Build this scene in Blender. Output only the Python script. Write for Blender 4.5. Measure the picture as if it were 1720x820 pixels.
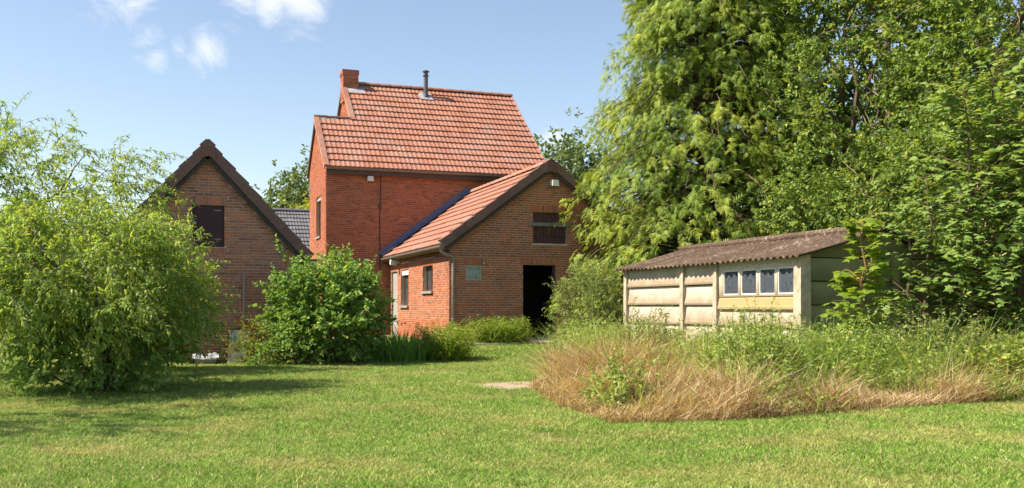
import bpy, math, random
import numpy as np
from mathutils import Vector, Matrix

# ------------------------------------------------------------------ camera, sky, sun, exposure
for o in list(bpy.data.objects):
    bpy.data.objects.remove(o)
SC = bpy.context.scene
COL = SC.collection
R = math.radians

cam_d = bpy.data.cameras.new('camera')
cam = bpy.data.objects.new('camera', cam_d)
COL.objects.link(cam)
cam.location = (0, 0, 1.25)
cam.rotation_euler = (R(90), 0, R(-19.6))
cam_d.sensor_width = 36.0
cam_d.lens = 36.0 * 1600 / 1720
cam_d.shift_y = 105.0 / 1720
cam_d.clip_end = 2000
SC.camera = cam

SUN_EL, SUN_A = R(47), R(5)          # sun stands to the left (-X), a little behind the facades
SUNV = Vector((-math.cos(SUN_EL) * math.cos(SUN_A), math.cos(SUN_EL) * math.sin(SUN_A), math.sin(SUN_EL)))
world = bpy.data.worlds.new('World')
SC.world = world
world.use_nodes = True
SKY_STRENGTH = 0.098
sun_d = bpy.data.lights.new('sun', 'SUN')
sun_d.energy = 4.7
sun_d.angle = R(0.6)
sun_d.color = (1.0, 0.885, 0.69)
sun = bpy.data.objects.new('sun', sun_d)
COL.objects.link(sun)
sun.location = SUNV * 60
sun.rotation_euler = (-SUNV).to_track_quat('-Z', 'Y').to_euler()
SC.view_settings.view_transform = 'Standard'
SC.view_settings.look = 'None'
SC.view_settings.exposure = 1.2
SC.view_settings.gamma = 1.0
SC.view_settings.use_curve_mapping = False


def build_world():
    nt = world.node_tree
    nt.nodes.clear()
    N = nt.nodes.new
    L = nt.links.new
    out = N('ShaderNodeOutputWorld')
    bg = N('ShaderNodeBackground')
    bg.inputs['Strength'].default_value = SKY_STRENGTH
    sky = N('ShaderNodeTexSky')
    sky.sky_type = 'NISHITA'
    sky.sun_disc = False
    sky.sun_elevation = SUN_EL
    sky.sun_rotation = R(-85)
    sky.altitude = 0
    sky.air_density = 1.0
    sky.dust_density = 0.6
    sky.ozone_density = 1.2
    tc = N('ShaderNodeTexCoord')
    nz = N('ShaderNodeTexNoise')
    nz.inputs['Scale'].default_value = 16.0
    nz.inputs['Detail'].default_value = 7.0
    nz.inputs['Roughness'].default_value = 0.62
    nz.inputs['Distortion'].default_value = 0.6
    mp = N('ShaderNodeMapping')
    mp.inputs['Scale'].default_value = (1, 1, 1.5)
    L(tc.outputs['Generated'], mp.inputs['Vector'])
    L(mp.outputs['Vector'], nz.inputs['Vector'])
    # small fair-weather clouds: directions (x, y, z), angular radius
    th = R(19.6)
    clouds = []
    for px, py, r in [(190, 0, .034), (225, 8, .026), (244, 60, .021), (266, 92, .014), (336, 90, .019), (300, 80, .012), (405, 4, .018), (452, 6, .02), (505, -10, .03), (938, 246, .022)]:
        a = (px - 860) / 1600
        b = (515 - py) / 1600
        v = Vector((a * math.cos(th) + math.sin(th), math.cos(th) - a * math.sin(th), b)).normalized()
        clouds.append((v, r))
    rg = random.Random(5)
    for k in range(16):          # the same kind of clouds over the rest of the sky
        az = rg.uniform(0, 6.28)
        if abs(((az - 1.22 + 3.14) % 6.28) - 3.14) < .6:
            continue
        el = rg.uniform(.12, .8)
        clouds.append((Vector((math.cos(az) * math.cos(el), math.sin(az) * math.cos(el), math.sin(el))), rg.uniform(.025, .06)))
    acc = None
    for v, r in clouds:
        d = N('ShaderNodeVectorMath')
        d.operation = 'DISTANCE'
        L(tc.outputs['Generated'], d.inputs[0])
        d.inputs[1].default_value = v
        m = N('ShaderNodeMapRange')
        m.interpolation_type = 'SMOOTHSTEP'
        m.inputs['From Min'].default_value = r * 2.0
        m.inputs['From Max'].default_value = 0
        L(d.outputs['Value'], m.inputs['Value'])
        if acc is None:
            acc = m.outputs['Result']
        else:
            x = N('ShaderNodeMath')
            x.operation = 'MAXIMUM'
            L(acc, x.inputs[0])
            L(m.outputs['Result'], x.inputs[1])
            acc = x.outputs[0]
    s = N('ShaderNodeMath')
    s.operation = 'MULTIPLY_ADD'
    L(acc, s.inputs[0])
    s.inputs[1].default_value = .33
    L(nz.outputs['Fac'], s.inputs[2])
    mr = N('ShaderNodeMapRange')
    mr.interpolation_type = 'SMOOTHSTEP'
    mr.inputs['From Min'].default_value = .63
    mr.inputs['From Max'].default_value = 1.02
    mr.inputs['To Max'].default_value = .6
    L(s.outputs[0], mr.inputs['Value'])
    mul = N('ShaderNodeMath')
    mul.operation = 'MULTIPLY'
    L(mr.outputs['Result'], mul.inputs[0])
    gate = N('ShaderNodeMapRange')
    gate.inputs['From Max'].default_value = .12
    L(acc, gate.inputs['Value'])
    L(gate.outputs['Result'], mul.inputs[1])
    mix = N('ShaderNodeMixRGB')
    L(mul.outputs[0], mix.inputs['Fac'])
    tint = N('ShaderNodeMixRGB')
    tint.blend_type = 'MULTIPLY'
    tint.inputs['Fac'].default_value = 1
    tint.inputs['Color2'].default_value = (.99, .91, .85, 1)
    L(sky.outputs['Color'], tint.inputs['Color1'])
    L(tint.outputs['Color'], mix.inputs['Color1'])
    mix.inputs['Color2'].default_value = (5.9, 5.8, 5.7, 1)
    L(mix.outputs['Color'], bg.inputs['Color'])
    L(bg.outputs[0], out.inputs['Surface'])


build_world()

# ------------------------------------------------------------------ mesh helpers
ORG = {}          # world origin of every object


class Acc:
    """collects triangles (numpy) with a random value and a colour for each vertex"""
    def __init__(s):
        s.v, s.t, s.r, s.c, s.n = [], [], [], [], 0

    def add(s, v, t, r=0.5, c=None):
        v = np.asarray(v, float).reshape(-1, 3)
        t = np.asarray(t, int).reshape(-1, 3)
        s.v.append(v)
        s.t.append(t + s.n)
        s.r.append(np.broadcast_to(np.asarray(r, float), (len(v),)))
        s.c.append(np.broadcast_to(np.asarray(c if c is not None else (1, 1, 1), float), (len(v), 3)))
        s.n += len(v)
        return s

    def quad(s, a, b, c, d, **k):
        return s.add([a, b, c, d], [(0, 1, 2), (0, 2, 3)], **k)

    def hexa(s, p, **k):      # 8 points: bottom loop 0-3, top loop 4-7
        return s.add(p, HEX, **k)

    def box(s, x0, x1, y0, y1, z0, z1, **k):
        return s.hexa([(x0, y0, z0), (x1, y0, z0), (x1, y1, z0), (x0, y1, z0), (x0, y0, z1), (x1, y0, z1), (x1, y1, z1), (x0, y1, z1)], **k)

    def frame_box(s, o, u, v, n, lu, lv, ln, **k):    # box from a corner and three axes
        o, u, v, n = (np.array(q, float) for q in (o, u, v, n))
        u, v, n = u * lu, v * lv, n * ln
        return s.hexa([o, o + u, o + u + v, o + v, o + n, o + u + n, o + u + v + n, o + v + n], **k)

    def tube(s, pts, rad, sides=8, caps=True, **k):
        pts = np.array(pts, float)
        m = len(pts)
        rad = np.broadcast_to(np.array(rad, float), (m,))
        T = np.gradient(pts, axis=0)
        T /= np.linalg.norm(T, axis=1)[:, None] + 1e-9
        ref = np.array((0, 0, 1.)) if abs(T[0][2]) < .9 else np.array((1., 0, 0))
        vs = []
        S = np.cross(T[0], ref)
        S /= np.linalg.norm(S)
        for i in range(m):
            S = S - T[i] * (S @ T[i])
            S /= np.linalg.norm(S)
            B = np.cross(T[i], S)
            for j in range(sides):
                a = 2 * math.pi * j / sides
                vs.append(pts[i] + rad[i] * (S * math.cos(a) + B * math.sin(a)))
        t = []
        for i in range(m - 1):
            for j in range(sides):
                a, b = i * sides + j, i * sides + (j + 1) % sides
                t += [(a, b, b + sides), (a, b + sides, a + sides)]
        if caps:
            for base in (0, (m - 1) * sides):
                t += [(base, base + j, base + j + 1) for j in range(1, sides - 1)]
        return s.add(vs, t, **k)

    def vtubes(s, P, rad, sides=3, r=.5):          # many thin stems at once: P (m,k,3), rad (m,k)
        m, k, _ = P.shape
        if m == 0:
            return s
        T = np.gradient(P, axis=1)
        T /= np.linalg.norm(T, axis=2)[..., None] + 1e-9
        ref = np.where(np.abs(T[..., 2:3]) < .9, np.array((0, 0, 1.)), np.array((1., 0, 0)))
        S = np.cross(T, ref)
        S /= np.linalg.norm(S, axis=2)[..., None] + 1e-9
        B = np.cross(T, S)
        a = np.arange(sides) * 2 * math.pi / sides
        V = P[:, :, None] + rad[..., None, None] * (S[:, :, None] * np.cos(a)[None, None, :, None] + B[:, :, None] * np.sin(a)[None, None, :, None])
        tt = []
        for i in range(k - 1):
            for j in range(sides):
                p, q = i * sides + j, i * sides + (j + 1) % sides
                tt += [(p, q, q + sides), (p, q + sides, p + sides)]
        tt = np.array(tt)
        F = (tt[None] + (np.arange(m) * k * sides)[:, None, None]).reshape(-1, 3)
        return s.add(V.reshape(-1, 3), F, r=np.broadcast_to(np.asarray(r, float), (m,)).repeat(k * sides) if np.ndim(r) else r)

    def leaves(s, tpl, P, D, Nn, L, W, r):
        """copies of a leaf outline: base point, length direction, normal, length, width"""
        pts, tri = tpl
        pts = np.asarray(pts, float)
        D = D / (np.linalg.norm(D, axis=1)[:, None] + 1e-9)
        S = np.cross(D, Nn)
        S /= np.linalg.norm(S, axis=1)[:, None] + 1e-9
        Q = np.cross(S, D)
        k, m = len(pts), len(P)
        V = (P[:, None] + pts[None, :, 0, None] * (S * W[:, None])[:, None]
             + pts[None, :, 1, None] * (D * L[:, None])[:, None] + pts[None, :, 2, None] * (Q * L[:, None])[:, None])
        F = (np.array(tri)[None] + (np.arange(m) * k)[:, None, None]).reshape(-1, 3)
        rr = np.asarray(r, float)
        if rr.ndim == 1:
            rr = np.repeat(rr, k)
        return s.add(V.reshape(-1, 3), F, r=rr.reshape(-1))

    def blades(s, P, az, lean, H, W, curve, r, levels=(0, .4, .75, 1)):
        m = len(P)
        t = np.array(levels)
        h = np.stack([np.cos(az), np.sin(az), np.zeros(m)], 1)
        sd = np.stack([-np.sin(az), np.cos(az), np.zeros(m)], 1)
        tw = np.random.RandomState(m).uniform(-1.2, 1.2, m)
        sd = sd * np.cos(tw)[:, None] + h * np.sin(tw)[:, None]
        out = H[:, None] * (lean[:, None] * t + curve[:, None] * t ** 2)
        zz = H[:, None] * (t * np.sqrt(np.clip(1 - .5 * lean[:, None] ** 2, .1, 1)) - .55 * curve[:, None] * t ** 2 * np.clip(curve[:, None] + .3, 0, 1.2))
        C = P[:, None] + h[:, None] * out[..., None]
        C[..., 2] += zz
        wid = W[:, None] * np.array([.8, 1, .75, 0])[None, :len(t)] if len(t) == 4 else W[:, None] * np.array([1, .8, 0])[None]
        n = len(t)
        Lf = C[:, :-1] - sd[:, None] * wid[:, :-1, None] * .5
        Rt = C[:, :-1] + sd[:, None] * wid[:, :-1, None] * .5
        V = np.concatenate([Lf, Rt, C[:, -1:]], 1)
        tri = []
        for i in range(n - 2):
            a, b, c, d = i, n - 1 + i, n + i, i + 1
            tri += [(a, b, c), (a, c, d)]
        tri.append((n - 2, 2 * n - 3, 2 * n - 2))
        k = 2 * n - 1
        F = (np.array(tri)[None] + (np.arange(m) * k)[:, None, None]).reshape(-1, 3)
        return s.add(V.reshape(-1, 3), F, r=np.repeat(r, k))

    def mesh(s, name, mat, origin=None, smooth=False):
        V = np.concatenate(s.v)
        T = np.concatenate(s.t)
        if origin is None:
            lo, hi = V.min(0), V.max(0)
            origin = ((lo[0] + hi[0]) / 2, (lo[1] + hi[1]) / 2, lo[2])
        V = V - np.array(origin)
        me = bpy.data.meshes.new(name)
        n, m = len(V), len(T)
        me.vertices.add(n)
        me.vertices.foreach_set('co', V.astype(np.float32).ravel())
        me.loops.add(3 * m)
        me.loops.foreach_set('vertex_index', T.astype(np.int32).ravel())
        me.polygons.add(m)
        me.polygons.foreach_set('loop_start', np.arange(0, 3 * m, 3, dtype=np.int32))
        me.polygons.foreach_set('use_smooth', np.full(m, bool(smooth)))
        a = me.attributes.new('rnd', 'FLOAT', 'POINT')
        a.data.foreach_set('value', np.concatenate(s.r).astype(np.float32))
        cc = np.concatenate(s.c)
        if (cc != 1).any():
            a = me.attributes.new('col', 'FLOAT_COLOR', 'POINT')
            a.data.foreach_set('color', np.concatenate([cc, np.ones((n, 1))], 1).astype(np.float32).ravel())
        me.update(calc_edges=True)
        me.materials.append(mat)
        return me, tuple(origin)

    def build(s, name, mat, parent=None, origin=None, smooth=False, **props):
        me, org = s.mesh(name, mat, origin, smooth)
        return link(name, me, org, parent, **props)


HEX = [(0, 2, 1), (0, 3, 2), (4, 5, 6), (4, 6, 7), (0, 1, 5), (0, 5, 4), (1, 2, 6), (1, 6, 5), (2, 3, 7), (2, 7, 6), (3, 0, 4), (3, 4, 7)]
HEX5 = HEX


def link(name, data, org, parent=None, rot=None, scale=None, **props):
    o = bpy.data.objects.new(name, data)
    COL.objects.link(o)
    w = Vector(org)
    ORG[o.name] = w
    if parent is not None:
        o.parent = parent
        o.location = w - ORG[parent.name]
    else:
        o.location = w
    if rot is not None:
        o.rotation_euler = rot
    if scale is not None:
        o.scale = (scale,) * 3
    for k, v in props.items():
        o[k] = v
    return o


def thing(name, loc, label, category, group=None):
    o = link(name, None, loc)
    o.empty_display_size = .3
    o['label'] = label
    o['category'] = category
    if group:
        o['group'] = group
    return o


def tag(o, label, category, group=None):
    o['label'] = label
    o['category'] = category
    if group:
        o['group'] = group
    return o


# ------------------------------------------------------------------ materials
def new_mat(name):
    m = bpy.data.materials.new(name)
    m.use_nodes = True
    nt = m.node_tree
    nt.nodes.clear()
    return m, nt.nodes.new, nt.links.new


def rgb(c):
    return (c[0], c[1], c[2], 1)


def ramp(N, stops):
    r = N('ShaderNodeValToRGB')
    e = r.color_ramp.elements
    e[0].position, e[0].color = stops[0][0], rgb(stops[0][1])
    e[1].position, e[1].color = stops[-1][0], rgb(stops[-1][1])
    for p, c in stops[1:-1]:
        x = e.new(p)
        x.color = rgb(c)
    return r


def noise(N, L, scale, detail=4, rough=.6, coord='Object', vec=None):
    n = N('ShaderNodeTexNoise')
    n.inputs['Scale'].default_value = scale
    n.inputs['Detail'].default_value = detail
    n.inputs['Roughness'].default_value = rough
    if vec is None:
        t = N('ShaderNodeTexCoord')
        L(t.outputs[coord], n.inputs['Vector'])
    else:
        L(vec, n.inputs['Vector'])
    return n


def mixc(N, L, fac, c1, c2, mode='MIX'):
    m = N('ShaderNodeMixRGB')
    m.blend_type = mode
    for k, x in (('Fac', fac), ('Color1', c1), ('Color2', c2)):
        if hasattr(x, 'links'):
            L(x, m.inputs[k])
        elif k == 'Fac':
            m.inputs[k].default_value = x
        else:
            m.inputs[k].default_value = rgb(x)
    return m.outputs['Color']


def leaf_mat(name, stops, trans=.35, rough=.5, spec=.25):
    m, N, L = new_mat(name)
    out = N('ShaderNodeOutputMaterial')
    at = N('ShaderNodeAttribute')
    at.attribute_name = 'rnd'
    r = ramp(N, stops)
    L(at.outputs['Fac'], r.inputs['Fac'])
    p = N('ShaderNodeBsdfPrincipled')
    p.inputs['Roughness'].default_value = rough
    p.inputs['Specular IOR Level'].default_value = spec
    L(r.outputs['Color'], p.inputs['Base Color'])
    t = N('ShaderNodeBsdfTranslucent')
    c2 = mixc(N, L, 1.0, r.outputs['Color'], (1.35, 1.2, .55), 'MULTIPLY')
    L(c2, t.inputs['Color'])
    mx = N('ShaderNodeMixShader')
    mx.inputs['Fac'].default_value = trans
    L(p.outputs[0], mx.inputs[1])
    L(t.outputs[0], mx.inputs[2])
    L(mx.outputs[0], out.inputs['Surface'])
    return m


def surf(name, base, var=None, scale=6, rough=.8, bump=.0, bscale=40, spec=.3, metal=0, attr=False, stain=None, stain_scale=.8, lo=.35, hi=.7):
    """painted / stone / wood surface: base colour, mottling to var, larger stains, fine relief"""
    m, N, L = new_mat(name)
    out = N('ShaderNodeOutputMaterial')
    p = N('ShaderNodeBsdfPrincipled')
    p.inputs['Roughness'].default_value = rough
    p.inputs['Specular IOR Level'].default_value = spec
    p.inputs['Metallic'].default_value = metal
    col = base
    if attr:
        a = N('ShaderNodeAttribute')
        a.attribute_name = 'col'
        col = a.outputs['Color']
    geo = N('ShaderNodeNewGeometry')
    pos = geo.outputs['Position']
    if var is not None:
        n = noise(N, L, scale, 6, .65, vec=pos)
        mr = N('ShaderNodeMapRange')
        mr.inputs['From Min'].default_value = lo
        mr.inputs['From Max'].default_value = hi
        L(n.outputs['Fac'], mr.inputs['Value'])
        col = mixc(N, L, mr.outputs['Result'], col, var, 'MULTIPLY' if attr else 'MIX')
    if stain is not None:
        n = noise(N, L, stain_scale, 7, .7, vec=pos)
        mr = N('ShaderNodeMapRange')
        mr.inputs['From Min'].default_value = .5
        mr.inputs['From Max'].default_value = .75
        L(n.outputs['Fac'], mr.inputs['Value'])
        col = mixc(N, L, mr.outputs['Result'], col, stain, 'MULTIPLY' if attr else 'MIX')
    if hasattr(col, 'links'):
        L(col, p.inputs['Base Color'])
    else:
        p.inputs['Base Color'].default_value = rgb(col)
    if bump:
        n = noise(N, L, bscale, 5, .7, vec=pos)
        b = N('ShaderNodeBump')
        b.inputs['Strength'].default_value = bump
        b.inputs['Distance'].default_value = .01
        L(n.outputs['Fac'], b.inputs['Height'])
        L(b.outputs[0], p.inputs['Normal'])
    L(p.outputs[0], out.inputs['Surface'])
    return m


def tile_mat(name, c1, c2, c3):
    m, N, L = new_mat(name)
    out = N('ShaderNodeOutputMaterial')
    p = N('ShaderNodeBsdfPrincipled')
    p.inputs['Roughness'].default_value = .75
    p.inputs['Specular IOR Level'].default_value = .3
    oi = N('ShaderNodeObjectInfo')
    at = N('ShaderNodeAttribute')
    at.attribute_name = 'rnd'
    ad = N('ShaderNodeMath')
    ad.operation = 'ADD'
    L(oi.outputs['Random'], ad.inputs[0])
    L(at.outputs['Fac'], ad.inputs[1])
    fr = N('ShaderNodeMath')
    fr.operation = 'FRACT'
    L(ad.outputs[0], fr.inputs[0])
    r = ramp(N, [(0, c1), (.5, tuple((a + b) / 2 for a, b in zip(c1, c2))), (1, c2)])
    L(fr.outputs[0], r.inputs['Fac'])
    geo = N('ShaderNodeNewGeometry')
    n = noise(N, L, 1.1, 6, .7, vec=geo.outputs['Position'])
    mr = N('ShaderNodeMapRange')
    mr.inputs['From Min'].default_value = .46
    mr.inputs['From Max'].default_value = .68
    mr.inputs['To Max'].default_value = .8
    L(n.outputs['Fac'], mr.inputs['Value'])
    col = mixc(N, L, mr.outputs['Result'], r.outputs['Color'], c3)
    n2 = noise(N, L, 22, 5, .7, vec=geo.outputs['Position'])
    mr2 = N('ShaderNodeMapRange')
    mr2.inputs['From Min'].default_value = .3
    mr2.inputs['From Max'].default_value = .8
    mr2.inputs['To Min'].default_value = .75
    mr2.inputs['To Max'].default_value = 1.2
    L(n2.outputs['Fac'], mr2.inputs['Value'])
    cm = N('ShaderNodeCombineColor')
    for i in range(3):
        L(mr2.outputs['Result'], cm.inputs[i])
    col = mixc(N, L, 1.0, col, cm.outputs[0], 'MULTIPLY')
    L(col, p.inputs['Base Color'])
    b = N('ShaderNodeBump')
    b.inputs['Strength'].default_value = .25
    b.inputs['Distance'].default_value = .01
    L(n2.outputs['Fac'], b.inputs['Height'])
    L(b.outputs[0], p.inputs['Normal'])
    L(p.outputs[0], out.inputs['Surface'])
    return m


def glass_mat(name, dirt=(.3, .32, .33), amount=.3, scale=9):
    m, N, L = new_mat(name)
    out = N('ShaderNodeOutputMaterial')
    gl = N('ShaderNodeBsdfGlossy')
    gl.inputs['Roughness'].default_value = .06
    tr = N('ShaderNodeBsdfTransparent')
    tr.inputs['Color'].default_value = (.75, .82, .85, 1)
    fres = N('ShaderNodeFresnel')
    fres.inputs['IOR'].default_value = 1.7
    mx = N('ShaderNodeMixShader')
    L(fres.outputs[0], mx.inputs['Fac'])
    L(tr.outputs[0], mx.inputs[1])
    L(gl.outputs[0], mx.inputs[2])
    df = N('ShaderNodeBsdfDiffuse')
    df.inputs['Color'].default_value = rgb(dirt)
    geo = N('ShaderNodeNewGeometry')
    n = noise(N, L, scale, 7, .75, vec=geo.outputs['Position'])
    mr = N('ShaderNodeMapRange')
    mr.inputs['From Min'].default_value = .35
    mr.inputs['From Max'].default_value = .75
    mr.inputs['To Min'].default_value = amount * .45
    mr.inputs['To Max'].default_value = min(1, amount * 1.8)
    L(n.outputs['Fac'], mr.inputs['Value'])
    m2 = N('ShaderNodeMixShader')
    L(mr.outputs['Result'], m2.inputs['Fac'])
    L(mx.outputs[0], m2.inputs[1])
    L(df.outputs[0], m2.inputs[2])
    L(m2.outputs[0], out.inputs['Surface'])
    return m


def ground_mat():
    m, N, L = new_mat('turf soil')
    out = N('ShaderNodeOutputMaterial')
    p = N('ShaderNodeBsdfPrincipled')
    p.inputs['Roughness'].default_value = .95
    geo = N('ShaderNodeNewGeometry')
    n1 = noise(N, L, .5, 6, .65, vec=geo.outputs['Position'])
    n2 = noise(N, L, 30, 5, .7, vec=geo.outputs['Position'])
    r = ramp(N, [(.3, (.08, .14, .018)), (.52, (.13, .19, .028)), (.7, (.2, .2, .055))])
    L(n1.outputs['Fac'], r.inputs['Fac'])
    r2 = ramp(N, [(.3, (.55, .55, .5)), (.7, (1.15, 1.1, 1.0))])
    L(n2.outputs['Fac'], r2.inputs['Fac'])
    L(mixc(N, L, 1.0, r.outputs['Color'], r2.outputs['Color'], 'MULTIPLY'), p.inputs['Base Color'])
    L(p.outputs[0], out.inputs['Surface'])
    return m


def turf_mat():
    m, N, L = new_mat('lawn blades')
    out = N('ShaderNodeOutputMaterial')
    oi = N('ShaderNodeObjectInfo')
    n1 = noise(N, L, .75, 6, .72, vec=oi.outputs['Location'])
    n2 = noise(N, L, 3.2, 6, .75, vec=oi.outputs['Location'])
    at = N('ShaderNodeAttribute')
    at.attribute_name = 'rnd'
    r = ramp(N, [(0, (.085, .2, .022)), (.4, (.165, .33, .036)), (.78, (.29, .42, .07)), (.9, (.5, .46, .17)), (1, (.66, .56, .3))])
    L(at.outputs['Fac'], r.inputs['Fac'])
    mr = N('ShaderNodeMapRange')
    mr.inputs['From Min'].default_value = .48
    mr.inputs['From Max'].default_value = .66
    mr.inputs['To Max'].default_value = .9
    L(n1.outputs['Fac'], mr.inputs['Value'])
    c = mixc(N, L, mr.outputs['Result'], r.outputs['Color'], (.46, .41, .15))
    mr2 = N('ShaderNodeMapRange')
    mr2.inputs['From Min'].default_value = .52
    mr2.inputs['From Max'].default_value = .72
    mr2.inputs['To Max'].default_value = .7
    L(n2.outputs['Fac'], mr2.inputs['Value'])
    c = mixc(N, L, mr2.outputs['Result'], c, (.17, .34, .03))
    mr3 = N('ShaderNodeMapRange')
    mr3.inputs['From Min'].default_value = .46
    mr3.inputs['From Max'].default_value = .3
    mr3.inputs['To Max'].default_value = .8
    L(n2.outputs['Fac'], mr3.inputs['Value'])
    c = mixc(N, L, mr3.outputs['Result'], c, (.52, .44, .2))
    hv = N('ShaderNodeHueSaturation')
    mr4 = N('ShaderNodeMapRange')
    mr4.inputs['To Min'].default_value = .55
    mr4.inputs['To Max'].default_value = 1.3
    L(oi.outputs['Random'], mr4.inputs['Value'])
    L(mr4.outputs['Result'], hv.inputs['Value'])
    L(c, hv.inputs['Color'])
    c = hv.outputs['Color']
    p = N('ShaderNodeBsdfPrincipled')
    p.inputs['Roughness'].default_value = .55
    p.inputs['Specular IOR Level'].default_value = .2
    L(c, p.inputs['Base Color'])
    t = N('ShaderNodeBsdfTranslucent')
    L(c, t.inputs['Color'])
    mx = N('ShaderNodeMixShader')
    mx.inputs['Fac'].default_value = .3
    L(p.outputs[0], mx.inputs[1])
    L(t.outputs[0], mx.inputs[2])
    L(mx.outputs[0], out.inputs['Surface'])
    return m


def shed_roof_mat():
    m, N, L = new_mat('mossy fibre cement')
    out = N('ShaderNodeOutputMaterial')
    p = N('ShaderNodeBsdfPrincipled')
    p.inputs['Roughness'].default_value = .95
    geo = N('ShaderNodeNewGeometry')
    pos = geo.outputs['Position']
    n1 = noise(N, L, 9, 6, .75, vec=pos)
    n2 = noise(N, L, .9, 5, .6, vec=pos)
    ad = N('ShaderNodeMath')
    ad.operation = 'MULTIPLY_ADD'
    L(n2.outputs['Fac'], ad.inputs[0])
    ad.inputs[1].default_value = .7
    L(n1.outputs['Fac'], ad.inputs[2])
    r = ramp(N, [(.62, (.32, .29, .25)), (.70, (.17, .13, .10)), (.78, (.095, .06, .04)), (1.0, (.065, .036, .025))])
    L(ad.outputs[0], r.inputs['Fac'])
    n3 = noise(N, L, 34, 4, .7, vec=pos)
    mr = N('ShaderNodeMapRange')
    mr.inputs['From Min'].default_value = .6
    mr.inputs['From Max'].default_value = .68
    L(n3.outputs['Fac'], mr.inputs['Value'])
    c = mixc(N, L, mr.outputs['Result'], r.outputs['Color'], (.5, .47, .42))
    L(c, p.inputs['Base Color'])
    b = N('ShaderNodeBump')
    b.inputs['Strength'].default_value = .8
    b.inputs['Distance'].default_value = .03
    L(n1.outputs['Fac'], b.inputs['Height'])
    L(b.outputs[0], p.inputs['Normal'])
    L(p.outputs[0], out.inputs['Surface'])
    return m


M = {}
M['brick'] = surf('brick', (1, 1, 1), (.7, .66, .64), 28, .9, .5, 60, attr=True, stain=(.55, .6, .74), stain_scale=.8)
M['mortar'] = surf('mortar', (.54, .44, .355), (.4, .31, .24), 5, .95, .3, 50)
M['mortar_red'] = surf('mortar reddish', (.52, .33, .22), (.4, .23, .15), 5, .95, .3, 50)
M['render'] = surf('plain brick back', (.25, .1, .06), (.18, .07, .045), 6, .9)
M['tile'] = tile_mat('clay tile', (.305, .128, .086), (.37, .168, .118), (.34, .222, .19))
M['tile_dark'] = tile_mat('brown tile', (.15, .078, .066), (.2, .11, .092), (.17, .11, .1))
M['tile_grey'] = tile_mat('grey tile', (.12, .12, .14), (.16, .16, .185), (.12, .12, .13))
M['board'] = surf('dark weathered board', (.05, .042, .042), (.09, .075, .07), 14, .85, .2, 40, spec=.1)
M['fascia'] = surf('brown fascia', (.075, .05, .042), (.11, .08, .07), 8, .6)
M['gutter'] = surf('grey brown zinc gutter', (.16, .13, .12), (.24, .2, .19), 9, .5, spec=.5)
M['zinc'] = surf('zinc pipe', (.22, .17, .15), (.32, .27, .25), 12, .45, spec=.5)
M['lead'] = surf('blue flashing', (.10, .125, .22), (.15, .175, .26), 8, .5)
M['leadgrey'] = surf('grey lead', (.38, .4, .46), (.24, .26, .32), 10, .5)
M['hatch'] = surf('maroon painted board', (.062, .022, .03), (.045, .016, .022), 5, .55, .15, 60, stain=(.085, .04, .045), stain_scale=2.5)
M['hatch2'] = surf('faded maroon planks', (.10, .045, .052), (.065, .03, .036), 9, .75, .3, 50)
M['greywood'] = surf('weathered grey wood', (.24, .22, .2), (.14, .12, .11), 14, .9, .4, 60)
M['conc'] = surf('concrete panel', (.52, .45, .345), (.36, .295, .2), 3.2, .95, .55, 55, stain=(.3, .235, .13), stain_scale=2.4)
M['conc_side'] = surf('shaded concrete', (.25, .255, .13), (.16, .17, .08), 3, .95, .5, 50, stain=(.15, .15, .10), stain_scale=1.6)
M['conc_post'] = surf('concrete post', (.46, .405, .315), (.3, .255, .185), 6, .95, .7, 45, stain=(.26, .225, .14), stain_scale=3)
def panel_mat(name, top, low, soil):
    m, N, L = new_mat(name)
    out = N('ShaderNodeOutputMaterial')
    p = N('ShaderNodeBsdfPrincipled')
    p.inputs['Roughness'].default_value = .95
    p.inputs['Specular IOR Level'].default_value = .15
    tc = N('ShaderNodeTexCoord')
    sp = N('ShaderNodeSeparateXYZ')
    L(tc.outputs['Object'], sp.inputs[0])
    geo = N('ShaderNodeNewGeometry')
    n1 = noise(N, L, 2.3, 6, .7, vec=geo.outputs['Position'])
    n2 = noise(N, L, 26, 6, .75, vec=geo.outputs['Position'])
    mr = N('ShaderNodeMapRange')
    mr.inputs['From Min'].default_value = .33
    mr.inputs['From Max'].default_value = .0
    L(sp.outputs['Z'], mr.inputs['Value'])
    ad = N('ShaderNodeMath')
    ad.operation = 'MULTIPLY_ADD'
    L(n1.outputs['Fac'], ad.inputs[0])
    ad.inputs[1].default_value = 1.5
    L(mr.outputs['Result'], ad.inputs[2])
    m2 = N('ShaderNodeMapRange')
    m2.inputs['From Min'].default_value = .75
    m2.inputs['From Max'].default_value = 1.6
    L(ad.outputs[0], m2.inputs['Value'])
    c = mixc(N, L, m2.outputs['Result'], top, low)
    m3 = N('ShaderNodeMapRange')
    m3.inputs['From Min'].default_value = .5
    m3.inputs['From Max'].default_value = .66
    m3.inputs['To Max'].default_value = .85
    L(n2.outputs['Fac'], m3.inputs['Value'])
    c = mixc(N, L, m3.outputs['Result'], c, soil)
    L(c, p.inputs['Base Color'])
    b = N('ShaderNodeBump')
    b.inputs['Strength'].default_value = .6
    b.inputs['Distance'].default_value = .01
    L(n2.outputs['Fac'], b.inputs['Height'])
    L(b.outputs[0], p.inputs['Normal'])
    L(p.outputs[0], out.inputs['Surface'])
    return m


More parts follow.
